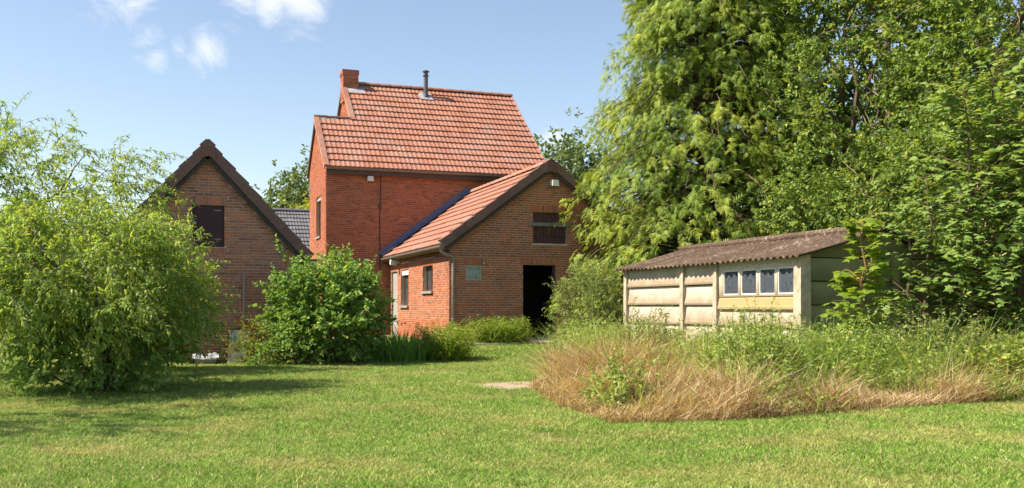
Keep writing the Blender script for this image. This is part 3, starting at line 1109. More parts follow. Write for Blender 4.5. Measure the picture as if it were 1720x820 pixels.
def annex():
    h = thing('brick_outbuilding', (9.95, 28.6, .25), 'low brick outbuilding with open dark doorway joined to the farmhouse wall', 'building')
    yg, x0, x1, xa = 24.9, 7.06, 12.84, 9.95
    ex, ez = 6.83, 2.93
    sl = 2.3 / 3.09
    rz = ez + sl * (xa - ex)
    c, s = 1 / math.hypot(1, sl), sl / math.hypot(1, sl)
    topg = lambda u: rz - .06 - sl * abs(u - xa)
    door = (9.19, 10.18, .2, 2.42)
    win = (7.54, 7.97, 1.96, 2.37)
    hat = (9.49, 10.51, 3.02, 3.9)
    fw = wall('front_wall', h, ('Y', yg), x0, x1, .1, topg, (xa,), [door, win, hat], .28, 'annex', M['mortar'], 31,
              soldiers=[(9.1, 10.27, 2.42, 2.62), (7.49, 8.02, 2.37, 2.56), (9.42, 10.58, 3.9, 4.1)], indiv=(8.6, 2.3, 300))
    w1 = (26.62, 27.78, 1.7, 2.45)
    w2 = (29.62, 30.68, 1.28, 2.44)
    d1 = (31.2, 32.1, .25, 2.42)
    wall('side_wall', h, ('X', x0), yg + .012, 32.38, .1, lambda y: 2.98, (), [w1, w2, d1], .28, 'annex', M['mortar'], 32,
         soldiers=[(w1[0] - .06, w1[1] + .06, 2.45, 2.65), (w2[0] - .06, w2[1] + .06, 2.44, 2.64)])
    boxpart('far_side_wall', M['render'], h, x1 - .28, x1, yg + .285, 32.38, .1, 2.98)
    # inside painted near black to look unlit: floor, wall linings
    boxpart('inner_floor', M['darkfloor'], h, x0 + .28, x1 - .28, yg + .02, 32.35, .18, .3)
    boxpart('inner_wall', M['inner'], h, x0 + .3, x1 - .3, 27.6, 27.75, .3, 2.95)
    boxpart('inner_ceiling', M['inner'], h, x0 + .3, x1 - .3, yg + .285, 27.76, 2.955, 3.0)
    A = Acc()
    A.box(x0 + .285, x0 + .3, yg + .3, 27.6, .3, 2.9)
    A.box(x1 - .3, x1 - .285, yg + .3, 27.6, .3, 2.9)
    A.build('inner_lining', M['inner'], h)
    # doorway: step, jamb
    boxpart('door_step', M['step'], h, 9.12, 10.3, 24.5, 25.25, .27, .375)
    boxpart('door_jamb', M['hatch2'], h, 10.135, 10.178, yg + .03, yg + .16, .376, 2.415)
    # little window
    A = Acc()
    for q in ((7.545, 7.58, 1.965, 2.365), (7.93, 7.965, 1.965, 2.365), (7.58, 7.93, 1.965, 2.0), (7.58, 7.93, 2.33, 2.365), (7.745, 7.78, 2.0, 2.33)):
        A.box(q[0], q[1], yg + .0, yg + .06, q[2], q[3])
    wf = A.build('window', M['greenframe'], h)
    for a, b in ((7.58, 7.745), (7.78, 7.93)):
        boxpart('pane', M['frost'], wf, a, b, yg + .025, yg + .035, 2.0, 2.33)
    A = Acc()
    A.box(7.54, 7.97, yg + .2, yg + .21, 1.96, 2.37)
    A.build('window_lining', M['greenframe'], wf)
    # loft hatch of planks with a bar across
    hatch = boxpart('loft_hatch', M['hatch'], h, hat[0], hat[1], yg + .1, yg + .14, hat[2], hat[3])
    n = 9
    pw = (hat[1] - hat[0] - .02) / n
    for i in range(n):
        xx = hat[0] + .01 + i * pw
        boxpart('plank', M['hatch2'], hatch, xx + .004, xx + pw - .004, yg + .07 + .004 * (i % 3), yg + .099, hat[2] + .015, hat[3] - .01 - .006 * (i % 2))
    boxpart('cross_bar', M['greywood'], hatch, 9.34, 10.66, yg - .06, yg - .014, 3.5, 3.6)
    boxpart('hinge', M['black'], hatch, 10.05, 10.46, yg + .055, yg + .068, 3.21, 3.235)
    A = Acc()
    A.box(10.03, 10.06, yg + .05, yg + .07, 3.2, 3.26)
    A.build('latch', M['black'], hatch)
    boxpart('sill', M['mortar'], hatch, hat[0] - .04, hat[1] + .04, yg - .02, yg + .1, hat[2] - .05, hat[2] - .002)
    # side windows and door
    for (a, b, z0, z1), shutter in ((w1, False), (w2, True)):
        A = Acc()
        for q in ((a, a + .06, z0, z1), (b - .06, b, z0, z1), (a + .06, b - .06, z0, z0 + .06), (a + .06, b - .06, z1 - .06, z1), ((a + b) / 2 - .03, (a + b) / 2 + .03, z0 + .06, z1 - .06)):
            A.box(x0 + .11, x0 + .17, *q)
        wf = A.build('window', M['frame'], h)
        m = (a + b) / 2
        boxpart('pane', M['glass'], wf, x0 + .13, x0 + .14, a + .06, m - .03, z0 + .06, z1 - .06)
        boxpart('pane', M['glass'], wf, x0 + .13, x0 + .14, m + .03, b - .06, z0 + .06, z1 - .06)
        boxpart('sill', M['sill'], wf, x0 - .07, x0 + .18, a - .06, b + .06, z0 - .07, z0 - .003)
        boxpart('net_curtain', M['white'], wf, x0 + .22, x0 + .225, a + .02, b - .02, z0 + (.35 if shutter else .1), z1 - .02)
        if shutter:
            boxpart('shutter_box', M['white'], wf, x0 + .03, x0 + .108, a + .01, b - .01, z1 - .17, z1 - .003)
    dr = boxpart('side_door', M['greendoor'], h, x0 + .05, x0 + .1, d1[0] + .02, d1[1] - .02, .27, 2.4)
    boxpart('door_panel', M['greendoor'], dr, x0 + .035, x0 + .049, d1[0] + .12, d1[1] - .12, 1.5, 2.28)
    boxpart('door_panel', M['greendoor'], dr, x0 + .035, x0 + .049, d1[0] + .12, d1[1] - .12, .4, 1.35)
    Acc().tube([(x0 + .04, d1[0] + .08, 1.4), (x0 - .02, d1[0] + .08, 1.4), (x0 - .02, d1[0] + .2, 1.4)], .012, 6).build('handle', M['black'], dr)
    lamp_fixture(h, x0 - .06, 30.9, 2.72, (-1, 0))
    lamp_fixture(h, 10.05, yg - .06, 4.72, (0, -1))
    # roof
    r = Acc()
    r.hexa([(ex + .02, 24.74, ez - .09), (xa, 24.74, rz - .09), (xa, 32.39, rz - .09), (ex + .02, 32.39, ez - .09), (ex + .02, 24.74, ez - .035), (xa, 24.74, rz - .035), (xa, 32.39, rz - .035), (ex + .02, 32.39, ez - .035)])
    roof = r.build('roof', M['board'], h)
    tiled_slope(roof, (ex, 32.38, ez - .03), (0, -1, 0), (c, 0, s), (-s, 0, c), 7.66, (xa - ex) / c, 24, 10, M['tile'], 33)
    tiled_slope(roof, (2 * xa - ex, 24.72, ez - .03), (0, 1, 0), (-c, 0, s), (s, 0, c), 7.66, (xa - ex) / c, 24, 10, M['tile'], 34, limit=0)
    A = Acc()
    A.hexa([(2 * xa - ex - .02, 24.74, ez - .09), (xa, 24.74, rz - .09), (xa, 32.39, rz - .09), (2 * xa - ex - .02, 32.39, ez - .09), (2 * xa - ex - .02, 24.74, ez - .035), (xa, 24.74, rz - .035), (xa, 32.39, rz - .035), (2 * xa - ex - .02, 32.39, ez - .035)])
    A.build('far_roof_deck', M['board'], roof)
    for i in range(18):
        A = Acc()
        half_round(A, (xa, 24.66 + i * .43, rz + .0), (xa, 24.66 + i * .43 + .44, rz + .018), .115, r=(i * .29) % 1)
        A.build('ridge_tile', M['tile'] if i else M['tile_dark'], roof)
    verge(roof, ex - .02, ez + .02, sl, (xa - ex) / c + .06, 24.66, 10, 'L', M['tile_dark'], M['board'])
    verge(roof, 2 * xa - ex + .02, ez + .02, sl, (xa - ex) / c + .06, 24.66, 10, 'R', M['tile_dark'], M['board'])
    # blue flashing against the farmhouse wall
    A = Acc()
    o = np.array((ex - .05, 32.37, ez + .02))
    A.frame_box(o + np.array((0, -.16, .04)), (c, 0, s), (0, 1, 0), (-s, 0, c), (xa - ex) / c + .1, .17, .035)
    A.frame_box(o + np.array((0, -.012, .02)), (c, 0, s), (-s, 0, c), (0, 1, 0), (xa - ex) / c + .12, .2, .03)
    for i in range(8):
        A.frame_box(o + np.array((c, 0, s)) * (i * .48 + .2) + np.array((0, -.2, .045)), (c, 0, s), (0, 1, 0), (-s, 0, c), .44, .19, .03 + .006 * (i % 3))
    A.build('flashing', M['lead'], roof)
    # gutter and downpipe
    A = Acc()
    half_round(A, (ex - .05, 24.62, ez - .04), (ex - .05, 32.36, ez - .04), .075, up=False)
    A.box(ex + .0, ex + .2, 24.75, 32.38, ez - .13, ez - .07)
    g = A.build('gutter', M['gutter'], h)
    Acc().tube([(ex - .05, 24.72, ez - .1), (ex - .05, 24.72, ez - .19), (ex + .05, 24.73, ez - .26), (7.08, 24.8, ez - .3), (7.15, 24.82, ez - .36), (7.15, 24.825, 2.3), (7.15, 24.825, .3)], .045, 10).build('downpipe', M['zinc'], h, smooth=True)
    for z in (.9, 2.2):
        Acc().tube([(7.15, 24.825, z), (7.15, 24.825, z + .03)], .054, 10).build('pipe_bracket', M['zinc'], h)
    return h


# ------------------------------------------------------------------ barn
def barn():
    h = thing('brick_barn', (.72, 26, 0), 'brown brick barn with steep brown roof and closed maroon loft hatch', 'barn')
    yg, x0, x1, xa = 22.06, -1.28, 2.72, .72
    sl = 1.09
    rz = 4.74
    topg = lambda u: rz - .1 - sl * abs(u - xa)
    hat = (.40, 1.08, 2.57, 3.49)
    wall('front_wall', h, ('Y', yg), x0, x1, -.05, topg, (xa,), [hat], .28, 'barn', M['mortar'], 41, soldiers=[(.34, 1.14, 3.49, 3.69), (.34, 1.14, 2.4, 2.56)], indiv=(1.35, 2.35, 300))
    wall('side_wall', h, ('X', x0), yg + .012, 31, -.05, lambda y: 2.45, (), [], .28, 'barn', M['mortar'], 42)
    boxpart('side_wall', M['render'], h, x1 - .28, x1, yg + .285, 31, -.05, 2.4)
    A = Acc()
    A.box(x0 + .3, x1 - .3, 30.7, 31, -.05, 2.4)
    A.add([(x0, 31, 2.4), (xa, 31, rz - .1), (x1, 31, 2.4)], [(0, 1, 2)])
    A.build('rear_wall', M['render'], h)
    hatch = boxpart('loft_hatch', M['hatch'], h, hat[0] + .01, hat[1] - .01, yg + .05, yg + .09, hat[2] + .01, hat[3] - .01)
    for z in (2.73, 3.37):
        A = Acc()
        A.box(.86, 1.02, yg + .035, yg + .049, z, z + .018)
        A.box(.93, .955, yg + .03, yg + .049, z - .012, z + .03)
        A.build('hinge', M['zinc'], hatch)
    A = Acc()
    A.box(.405, .485, yg + .01, yg + .049, 3.07, 3.11)
    A.build('latch', M['greenframe'], hatch)
    ez = rz - sl * 2.2
    c, s = 1 / math.hypot(1, sl), sl / math.hypot(1, sl)
    r = Acc()
    for sg in (-1, 1):
        e = xa + sg * 2.2
        r.hexa([(e, 21.92, ez - .07), (xa, 21.92, rz - .07), (xa, 31.1, rz - .07), (e, 31.1, ez - .07), (e, 21.92, ez - .02), (xa, 21.92, rz - .02), (xa, 31.1, rz - .02), (e, 31.1, ez - .02)])
    roof = r.build('roof', M['board'], h)
    tiled_slope(roof, (xa - 2.2, 31.1, ez - .03), (0, -1, 0), (c, 0, s), (-s, 0, c), 9.2, 2.2 / c, 29, 8, M['tile_dark'], 43, limit=0)
    tiled_slope(roof, (xa + 2.2, 21.9, ez - .03), (0, 1, 0), (-c, 0, s), (s, 0, c), 9.2, 2.2 / c, 29, 8, M['tile_dark'], 44, limit=0)
    verge(roof, xa - 2.22, ez + .02, sl, 2.2 / c + .1, 21.84, 8, 'L', M['tile_dark'], M['board'], .2)
    verge(roof, xa + 2.22, ez + .02, sl, 2.2 / c + .1, 21.84, 8, 'R', M['tile_dark'], M['board'], .2)
    for i in range(21):
        A = Acc()
        half_round(A, (xa, 21.82 + i * .445, rz + .02), (xa, 21.82 + i * .445 + .455, rz + .035), .11, r=(i * .29) % 1)
        A.build('ridge_tile', M['tile_dark'], roof)
    A = Acc()
    half_round(A, (xa + 2.28, 21.85, ez - .03), (xa + 2.28, 31.1, ez - .03), .075, up=False)
    A.box(xa + 2.2, xa + 2.36, 21.83, 21.86, ez - .1, ez - .02)
    A.build('gutter', M['board'], h)
    Acc().tube([(xa + 2.26, 21.9, ez - .08), (xa + 2.24, 21.9, ez - .2), (xa + 2.1, 21.95, ez - .27), (xa + 2.0, 21.98, ez - .36), (xa + 1.97, 21.98, ez - .6), (xa + 1.97, 21.98, .1)], .042, 10).build('downpipe', M['zinc'], h, smooth=True)
    return h


farmhouse()
annex()
barn()

# neighbour's grey tiled roof seen between barn and farmhouse
def neighbour():
    h = thing('neighbour_house', (6.0, 50, 0), 'neighbouring house with dark grey tiled roof beyond the barn', 'house')
    boxpart('wall', M['render'], h, 2.0, 13.5, 48.2, 54, 0, 4.0)
    r = Acc()
    r.hexa([(1.8, 47.8, 3.75), (13.7, 47.8, 3.75), (13.7, 51, 6.15), (1.8, 51, 6.15), (1.8, 47.8, 3.85), (13.7, 47.8, 3.85), (13.7, 51, 6.25), (1.8, 51, 6.25)])
    r.hexa([(1.8, 51, 6.15), (13.7, 51, 6.15), (13.7, 54.4, 3.75), (1.8, 54.4, 3.75), (1.8, 51, 6.25), (13.7, 51, 6.25), (13.7, 54.4, 3.85), (1.8, 54.4, 3.85)])
    roof = r.build('roof', M['tile_grey'], h)
    d = math.hypot(3.2, 2.4)
    tiled_slope(roof, (1.8, 47.8, 3.84), (1, 0, 0), (0, 3.2 / d, 2.4 / d), (0, -2.4 / d, 3.2 / d), 11.9, d, 38, 11, M['tile_grey'], 51, limit=0)
    A = Acc()
    half_round(A, (1.8, 51, 6.27), (13.7, 51, 6.27), .12)
    A.build('ridge', M['tile_grey'], roof)


neighbour()


# ------------------------------------------------------------------ concrete shed
def shed():
    h = thing('concrete_panel_shed', (11.5, 16.7, 0), 'old concrete panel shed with mossy corrugated roof and four small panes', 'shed')
    xf, ya, yb = 9.94, 13.44, 19.9
    xr, xe = 11.5, 13.06
    top = 2.12
    rg = np.random.RandomState(61)

    def post(x, y, hh, mat, w=.15):
        A = Acc()
        b = .012
        A.hexa([(x - w / 2, y - w / 2, -.2), (x + w / 2, y - w / 2, -.2), (x + w / 2, y + w / 2, -.2), (x - w / 2, y + w / 2, -.2),
                (x - w / 2 + b, y - w / 2 + b, hh), (x + w / 2 - b, y - w / 2 + b, hh), (x + w / 2 - b, y + w / 2 - b, hh), (x - w / 2 + b, y + w / 2 - b, hh)])
        A.build('concrete_post', mat, h)

    def panel(ax, pos, a, b, z0, z1, mat, zt=None):
        """slab leaning out to a proud, rounded lower lip"""
        prof = [(-.02, z0), (-.052, z0 + .012), (-.055, z0 + .05), (-.04, z0 + .085), (-.018, z0 + .2), (.0, z1 - .012), (.045, z1 - .012), (.045, z0)]
        A = Acc()
        n = len(prof)
        vs = []
        for i, q in enumerate((a, b)):
            for d, z in prof:
                if zt is not None and z > z1 - .05:
                    z = zt[i]
                vs.append((pos + d, q, z) if ax == 'X' else (q, pos + d, z))
        t = []
        for i in range(n):
            j = (i + 1) % n
            t += [(i, j, n + j), (i, n + j, n + i)]
        for bs in (0, n):
            t += [(bs, bs + i, bs + i + 1) for i in range(1, n - 1)]
        A.add(vs, t)
        return A.build('concrete_panel', mat, h)

    for y in (17.3, 16.02):
        post(xf - .02, y, top, M['conc_post'])
    post(xf - .01, yb, top, M['conc_post'], .16)
    post(xf + .02, ya, top + .0, M['conc_post'], .22)
    for (a, b) in ((17.38, 19.82), (16.1, 17.22)):
        for i in range(5):
            z0 = .08 + i * .4
            panel('X', xf + rg.uniform(-.004, .004), a, b, z0 + rg.uniform(-.006, .006), z0 + .4, M['conc'])
    for i in range(3):
        z0 = .08 + i * .4
        panel('X', xf + rg.uniform(-.004, .004), 13.55, 15.94, z0, z0 + .4, M['conc'])
    # window bay: ochre stained sill panel, frame, four panes
    sb = panel('X', xf - .015, 13.55, 15.94, 1.19, 1.43, M['ochre'])
    wf = Acc()
    z0, z1 = 1.43, 2.06
    ys = [13.56, 14.1, 14.66, 15.24, 15.93]
    wf.box(xf - .03, xf + .04, 13.55, 15.94, 1.432, 1.465)
    wf.box(xf - .03, xf + .04, 13.55, 15.94, 1.93, 2.11)
    pan = [(13.6, 14.06), (14.14, 14.62), (14.7, 15.2), (15.28, 15.8)]
    edges = [13.55] + [e for p in pan for e in p] + [15.94]
    for a, b in zip(edges[0::2], edges[1::2]):
        wf.box(xf - .034, xf + .04, a, b, 1.466, 1.929)
    w = wf.build('window_frame', M['conc'], h)
    for a, b in pan:
        A = Acc()
        for q in ((a, a + .022, 1.466, 1.929), (b - .022, b, 1.466, 1.929), (a + .022, b - .022, 1.466, 1.49), (a + .022, b - .022, 1.907, 1.929)):
            A.box(xf - .02, xf + .01, *q)
        A.build('pane_frame', M['white'], w)
        boxpart('pane', M['dirtyglass'], w, xf - .003, xf + .003, a + .022, b - .022, 1.49, 1.907)
    boxpart('angle_iron', M['redstem'], h, xf - .03, xf + .005, 13.57, 13.6, 1.95, 2.12)
    # front eave beam
    boxpart('eave_beam', M['board'], h, xf + .03, xf + .12, ya, yb, 2.06, 2.16)
    # gable side (shaded) : panels between posts, sloping top panel
    rs = .276
    def rt(x): return 2.1 + rs * (x - xf) if x < xr else 2.1 + rs * (xr - xf) - rs * (x - xr)
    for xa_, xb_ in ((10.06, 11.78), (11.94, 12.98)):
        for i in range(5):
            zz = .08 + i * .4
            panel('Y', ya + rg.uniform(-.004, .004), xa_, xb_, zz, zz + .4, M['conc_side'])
    A = Acc()
    pts = [(10.06, 2.085), (xr, 2.085), (13.0, 2.085), (10.06, rt(10.06) - .02), (xr, rt(xr) - .02), (13.0, rt(13.0) - .02)]
    vs = [(x, ya - .01, z) for x, z in pts] + [(x, ya + .05, z) for x, z in pts]
    t = [(0, 1, 4), (0, 4, 3), (1, 2, 5), (1, 5, 4)]
    t += [tuple(i + 6 for i in q) for q in t] + [(0, 1, 7), (0, 7, 6), (1, 2, 8), (1, 8, 7), (3, 4, 10), (3, 10, 9), (4, 5, 11), (4, 11, 10)]
    A.add(vs, t)
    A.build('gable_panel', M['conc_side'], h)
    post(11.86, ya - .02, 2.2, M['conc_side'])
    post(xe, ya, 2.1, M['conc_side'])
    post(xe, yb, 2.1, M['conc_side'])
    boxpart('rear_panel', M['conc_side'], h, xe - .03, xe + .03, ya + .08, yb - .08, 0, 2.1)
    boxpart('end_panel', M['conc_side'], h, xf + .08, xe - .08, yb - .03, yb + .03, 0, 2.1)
    boxpart('shed_floor', M['darkfloor'], h, xf + .06, xe - .04, ya + .07, yb - .04, 0, .05)
    # corrugated sheets: waves run down the slope
    def sheet(y0, y1, xs, sg, lift, mat):
        k = int(round((y1 - y0) / .0225))
        yy = np.linspace(y0, y1, k + 1)
        x_e, x_r = xs
        cols = np.linspace(0, 1, 9)
        V = []
        for c_ in cols:
            x = x_e + (x_r - x_e) * c_
            zb = rt(min(max(x, xf - .3), 99)) if sg > 0 else 2.1 + rs * (xr - xf) - rs * (x - xr)
            if sg > 0:
                zb = 2.1 + rs * (x - xf)
            sag = -.02 * math.sin(c_ * math.pi)
            for y in yy:
                V.append((x + .006 * math.sin(y * 7), y, zb + .06 + lift + sag + .026 * math.cos(2 * math.pi * y / .18) - .012 * math.sin((y - 13) / 7 * 3.14)))
        m = k + 1
        V = np.array(V)
        V2 = V.copy()
        V2[:, 2] -= .009
        T = []
        for i in range(len(cols) - 1):
            for j in range(k):
                a = i * m + j
                T += [(a, a + 1, a + 1 + m), (a, a + 1 + m, a + m)]
        T = np.array(T)
        n = len(V)
        E = []
        for j in range(k):
            E += [(j, j + 1, n + j + 1), (j, n + j + 1, n + j)]
        for i in range(len(cols) - 1):
            for a in (i * m, i * m + k):
                E += [(a, a + m, n + a + m), (a, n + a + m, n + a)]
        A = Acc().add(np.concatenate([V, V2]), np.concatenate([T, T + n, np.array(E)]))
        return A.build('roof_sheet', mat, h, smooth=False)
    yy = [13.22, 14.35, 15.5, 16.65, 17.8, 18.95, 20.12]
    for i in range(6):
        sheet(yy[i] - .05, yy[i + 1] + .04, (xf - .24, xr + .02), 1, .007 * (i % 2), M['shedroof'])
        sheet(yy[i] - .05, yy[i + 1] + .04, (xe + .2, xr - .02), -1, .007 * (i % 2) + .004, M['shedroof'])
    A = Acc()
    zr = 2.1 + rs * (xr - xf) + .1
    A.tube([(xr, 13.18, zr), (xr, 20.14, zr)], .07, 10)
    A.build('ridge_cap', M['shedroof'], h)
    return h


shed()


# ------------------------------------------------------------------ small things by the barn
def barn_clutter():
    # crumpled sheet on a low trolley
    t = thing('garden_trolley', (.66, 21.5, .0), 'low black framed trolley carrying crumpled grey sheeting beside the barn', 'trolley')
    boxpart('tray', M['zinc'], t, .42, .92, 21.3, 21.7, .07, .1)
    boxpart('rail', M['zinc'], t, .42, .92, 21.28, 21.3, .06, .09)
    for x in (.38, .9):
        A = Acc()
        A.box(x - .03, x + .05, 21.27, 21.33, .0, .15)
        A.box(x - .03, x + .05, 21.66, 21.72, .0, .15)
        A.box(x - .025, x + .045, 21.33, 21.66, .1, .15)
        A.build('end_frame', M['black'], t)
        for y in (21.25, 21.74):
            Acc().tube([(x + .0, y - .02, .045), (x + .0, y + .02, .045)], .045, 12).build('wheel', M['black'], t)
    rg = np.random.RandomState(8)
    n = 13
    xs, ys = np.linspace(.4, .93, n), np.linspace(21.28, 21.72, n)
    X, Y = np.meshgrid(xs, ys)
    env = np.sin(np.linspace(0, math.pi, n))[:, None] * np.ones(n)[None]
    Z = .12 + .09 * env * (.5 + .9 * rg.rand(n, n)) + .03 * rg.rand(n, n)
    idx = np.arange(n * n).reshape(n, n)
    a, b, c, d = idx[:-1, :-1].ravel(), idx[:-1, 1:].ravel(), idx[1:, 1:].ravel(), idx[1:, :-1].ravel()
    A = Acc().add(np.stack([X, Y, Z], -1).reshape(-1, 3), np.concatenate([np.stack([a, b, c], 1), np.stack([a, c, d], 1)]))
    # skirt down to the tray
    rim = list(idx[0]) + list(idx[1:, -1]) + list(idx[-1, ::-1][1:]) + list(idx[::-1, 0][1:-1])
    V = np.stack([X, Y, Z], -1).reshape(-1, 3)[rim]
    V2 = V.copy()
    V2[:, 2] = .101
    k = len(rim)
    A.add(np.concatenate([V, V2]), [q for i in range(k) for q in ((i, (i + 1) % k, k + (i + 1) % k), (i, k + (i + 1) % k, k + i))])
    tag(A.build('plastic_sheet', M['plastic'], None), 'crumpled grey plastic sheet lying on the low trolley', 'sheet')
    # white board leaning on the wall
    b = thing('leaning_board', (1.32, 21.85, 0), 'flaking white board leaning against the barn wall', 'board')
    A = Acc()
    A.hexa([(1.12, 21.62, .0), (1.6, 21.62, .0), (1.6, 21.65, .0), (1.12, 21.65, .0), (1.2, 22.0, .72), (1.62, 22.0, .72), (1.62, 22.03, .72), (1.2, 22.03, .72)])
    A.build('panel', M['whitebd'], b)
    A = Acc()
    A.hexa([(1.12, 21.6, .0), (1.145, 21.6, .0), (1.145, 21.62, .0), (1.12, 21.62, .0), (1.2, 21.98, .725), (1.225, 21.98, .725), (1.225, 22.0, .725), (1.2, 22.0, .725)])
    A.build('edge_strip', M['white'], b)
    # metal pole fixed to the wall
    p = thing('wall_pole', (1.49, 22.0, 0), 'thin grey metal pole fixed upright to the barn wall', 'pole')
    Acc().tube([(1.49, 22.0, .0), (1.49, 22.0, 2.0)], .017, 8).build('tube', M['leadgrey'], p)
    for z in (.6, 1.9):
        boxpart('bracket', M['zinc'], p, 1.465, 1.515, 21.98, 22.06, z, z + .025)


barn_clutter()

# ------------------------------------------------------------------ vegetation helpers
LANCE = ([(0, 0, 0), (.5, .33, .05), (-.5, .33, .05), (.4, .68, .0), (-.4, .68, .0), (0, 1, -.2)], [(0, 1, 2), (1, 3, 4), (1, 4, 2), (3, 5, 4)])
OVATE = ([(0, 0, 0), (-.42, .28, .07), (-.44, .62, .05), (0, 1, -.1), (.44, .62, .05), (.42, .28, .07)], [(0, 3, 2), (0, 2, 1), (0, 4, 3), (0, 5, 4)])
DIAMOND = ([(0, 0, 0), (-.45, .5, .08), (0, 1, -.06), (.45, .5, .08)], [(0, 2, 1), (0, 3, 2)])
_mo = [(0, .0), (.18, -.04), (.5, .08), (.36, .24), (.52, .5), (.26, .5), (.2, .62), (.1, .7), (0, 1.0), (-.1, .7), (-.2, .62), (-.26, .5), (-.52, .5), (-.36, .24), (-.5, .08), (-.18, -.04)]
MAPLE = ([(0, .3, .03)] + [(x, y, -.10 * (abs(x) * 2) ** 1.5 - .06 * max(0, y - .6)) for x, y in _mo], [(0, i, i % 16 + 1) for i in range(1, 17)])


def spray_tpl():
    """flat drooping conifer frond: side branchlets on a bent stem"""
    pts, tri, tip = [], [], []
    n = 4
    for i in range(n):
        y = .02 + i * .2
        dz = -.3 * y * y
        ln = .6 * (1 - (i / n) ** 1.4 * .7)
        for sg in (-1, 1):
            k = len(pts)
            pts += [(0, y, dz), (sg * ln, y + .30, dz - .12), (sg * .05, y + .2, dz - .03)]
            tip += [.0, 1.0, .3]
            tri += [(k, k + 1, k + 2)]
    k = len(pts)
    pts += [(-.07, .75, -.16), (.07, .75, -.16), (0, 1.15, -.42)]
    tip += [.4, .4, 1]
    tri += [(k, k + 1, k + 2)]
    return (pts, tri), np.array(tip)


SPRAY, SPRAY_TIP = spray_tpl()


def unit(v):
    return v / (np.linalg.norm(v, axis=-1, keepdims=True) + 1e-9)


def rdir(rg, n):
    return unit(rg.normal(size=(n, 3)))


def twig_leaves(acc, stems, rg, tpl, B, D, TL, n, droop, ang, hang, Lr, wr, up=.7, stem_r=.004, jr=.55, tone=None):
    """leafy twigs: leaves set along bent shoots, every shoot with its own stem"""
    m = len(B)
    D = unit(D)
    t = (np.arange(n)[None] + rg.rand(m, n)) / n * .92 + .08
    dz = np.array((0, 0, 1.))
    pos = B[:, None] + D[:, None] * (TL[:, None] * t)[..., None] - dz * (droop * TL[:, None] * t ** 2)[..., None]
    T = unit(D[:, None] - dz * (2 * droop * t)[..., None])
    r = rg.normal(size=(m, n, 3))
    rp = unit(r - (r * T).sum(-1, keepdims=True) * T)
    A = ang + rg.uniform(-.3, .3, (m, n))
    LD = T * np.cos(A)[..., None] + rp * np.sin(A)[..., None]
    LD[..., 2] -= hang * rg.uniform(.4, 1.3, (m, n))
    Nn = rg.normal(size=(m, n, 3)) * .45 + dz * up + rp * .2
    L = rg.uniform(*Lr, (m, n)) * (1.05 - .35 * t)
    tone = rg.rand(m) if tone is None else tone
    rv = np.clip(jr * rg.rand(m, n) + (1 - jr) * tone[:, None], 0, 1)
    acc.leaves(tpl, pos.reshape(-1, 3), LD.reshape(-1, 3), Nn.reshape(-1, 3), L.ravel(), (L * wr).ravel(), rv.ravel())
    if stems is not None:
        k = np.linspace(0, 1, 3)
        P = B[:, None] + D[:, None] * (TL[:, None] * k)[..., None] - dz * (droop * TL[:, None] * k ** 2)[..., None]
        stems.vtubes(P, np.ones((m, 1)) * (stem_r * np.array([1, .75, .3]))[None])


def lumps(rg, k=7, amp=.16):
    F = rg.normal(size=(k, 3)) * 3.2
    ph = rg.uniform(0, 6.28, k)
    def f(d):
        return 1 + amp * np.sin(d @ F.T + ph).sum(-1) / math.sqrt(k)
    return f


def ellipsoid_clumps(rg, c, rad, k, inner=.35, zmin=.1, amp=.16):
    """clump centres spread through a lumpy ellipsoid, more towards the surface"""
    f = lumps(rg, amp=amp)
    out = []
    while sum(len(o) for o in out) < k:
        d = rdir(rg, k)
        q = (inner ** 3 + (1 - inner ** 3) * rg.rand(k)) ** (1 / 3)
        p = np.array(c) + d * np.array(rad) * (q * f(d))[:, None]
        out.append(p[p[:, 2] > zmin])
    return np.concatenate(out)[:k]


def bent_limb(acc, rg, a, b, r0, r1, sag=0., wob=.06, n=7, sides=6):
    a, b = np.array(a, float), np.array(b, float)
    t = np.linspace(0, 1, n)
    p = a + (b - a) * t[:, None]
    L = np.linalg.norm(b - a)
    p[:, 2] += sag * L * np.sin(t * math.pi)
    p[1:-1] += rg.normal(size=(n - 2, 3)) * wob * L * .5
    acc.tube(p, r0 + (r1 - r0) * t, sides, caps=False)
    return p


def twigs_round(rg, C, m, spread, up=.25, centre=None, outw=.6, rnd=.7):
    """m twig bases around each clump centre, pointing outwards"""
    B = np.repeat(C, m, 0) + rg.normal(size=(len(C) * m, 3)) * spread
    D = rdir(rg, len(B)) * rnd
    if centre is not None:
        D = D + unit(B - np.array(centre)) * outw
    D[:, 2] += up
    return B, D


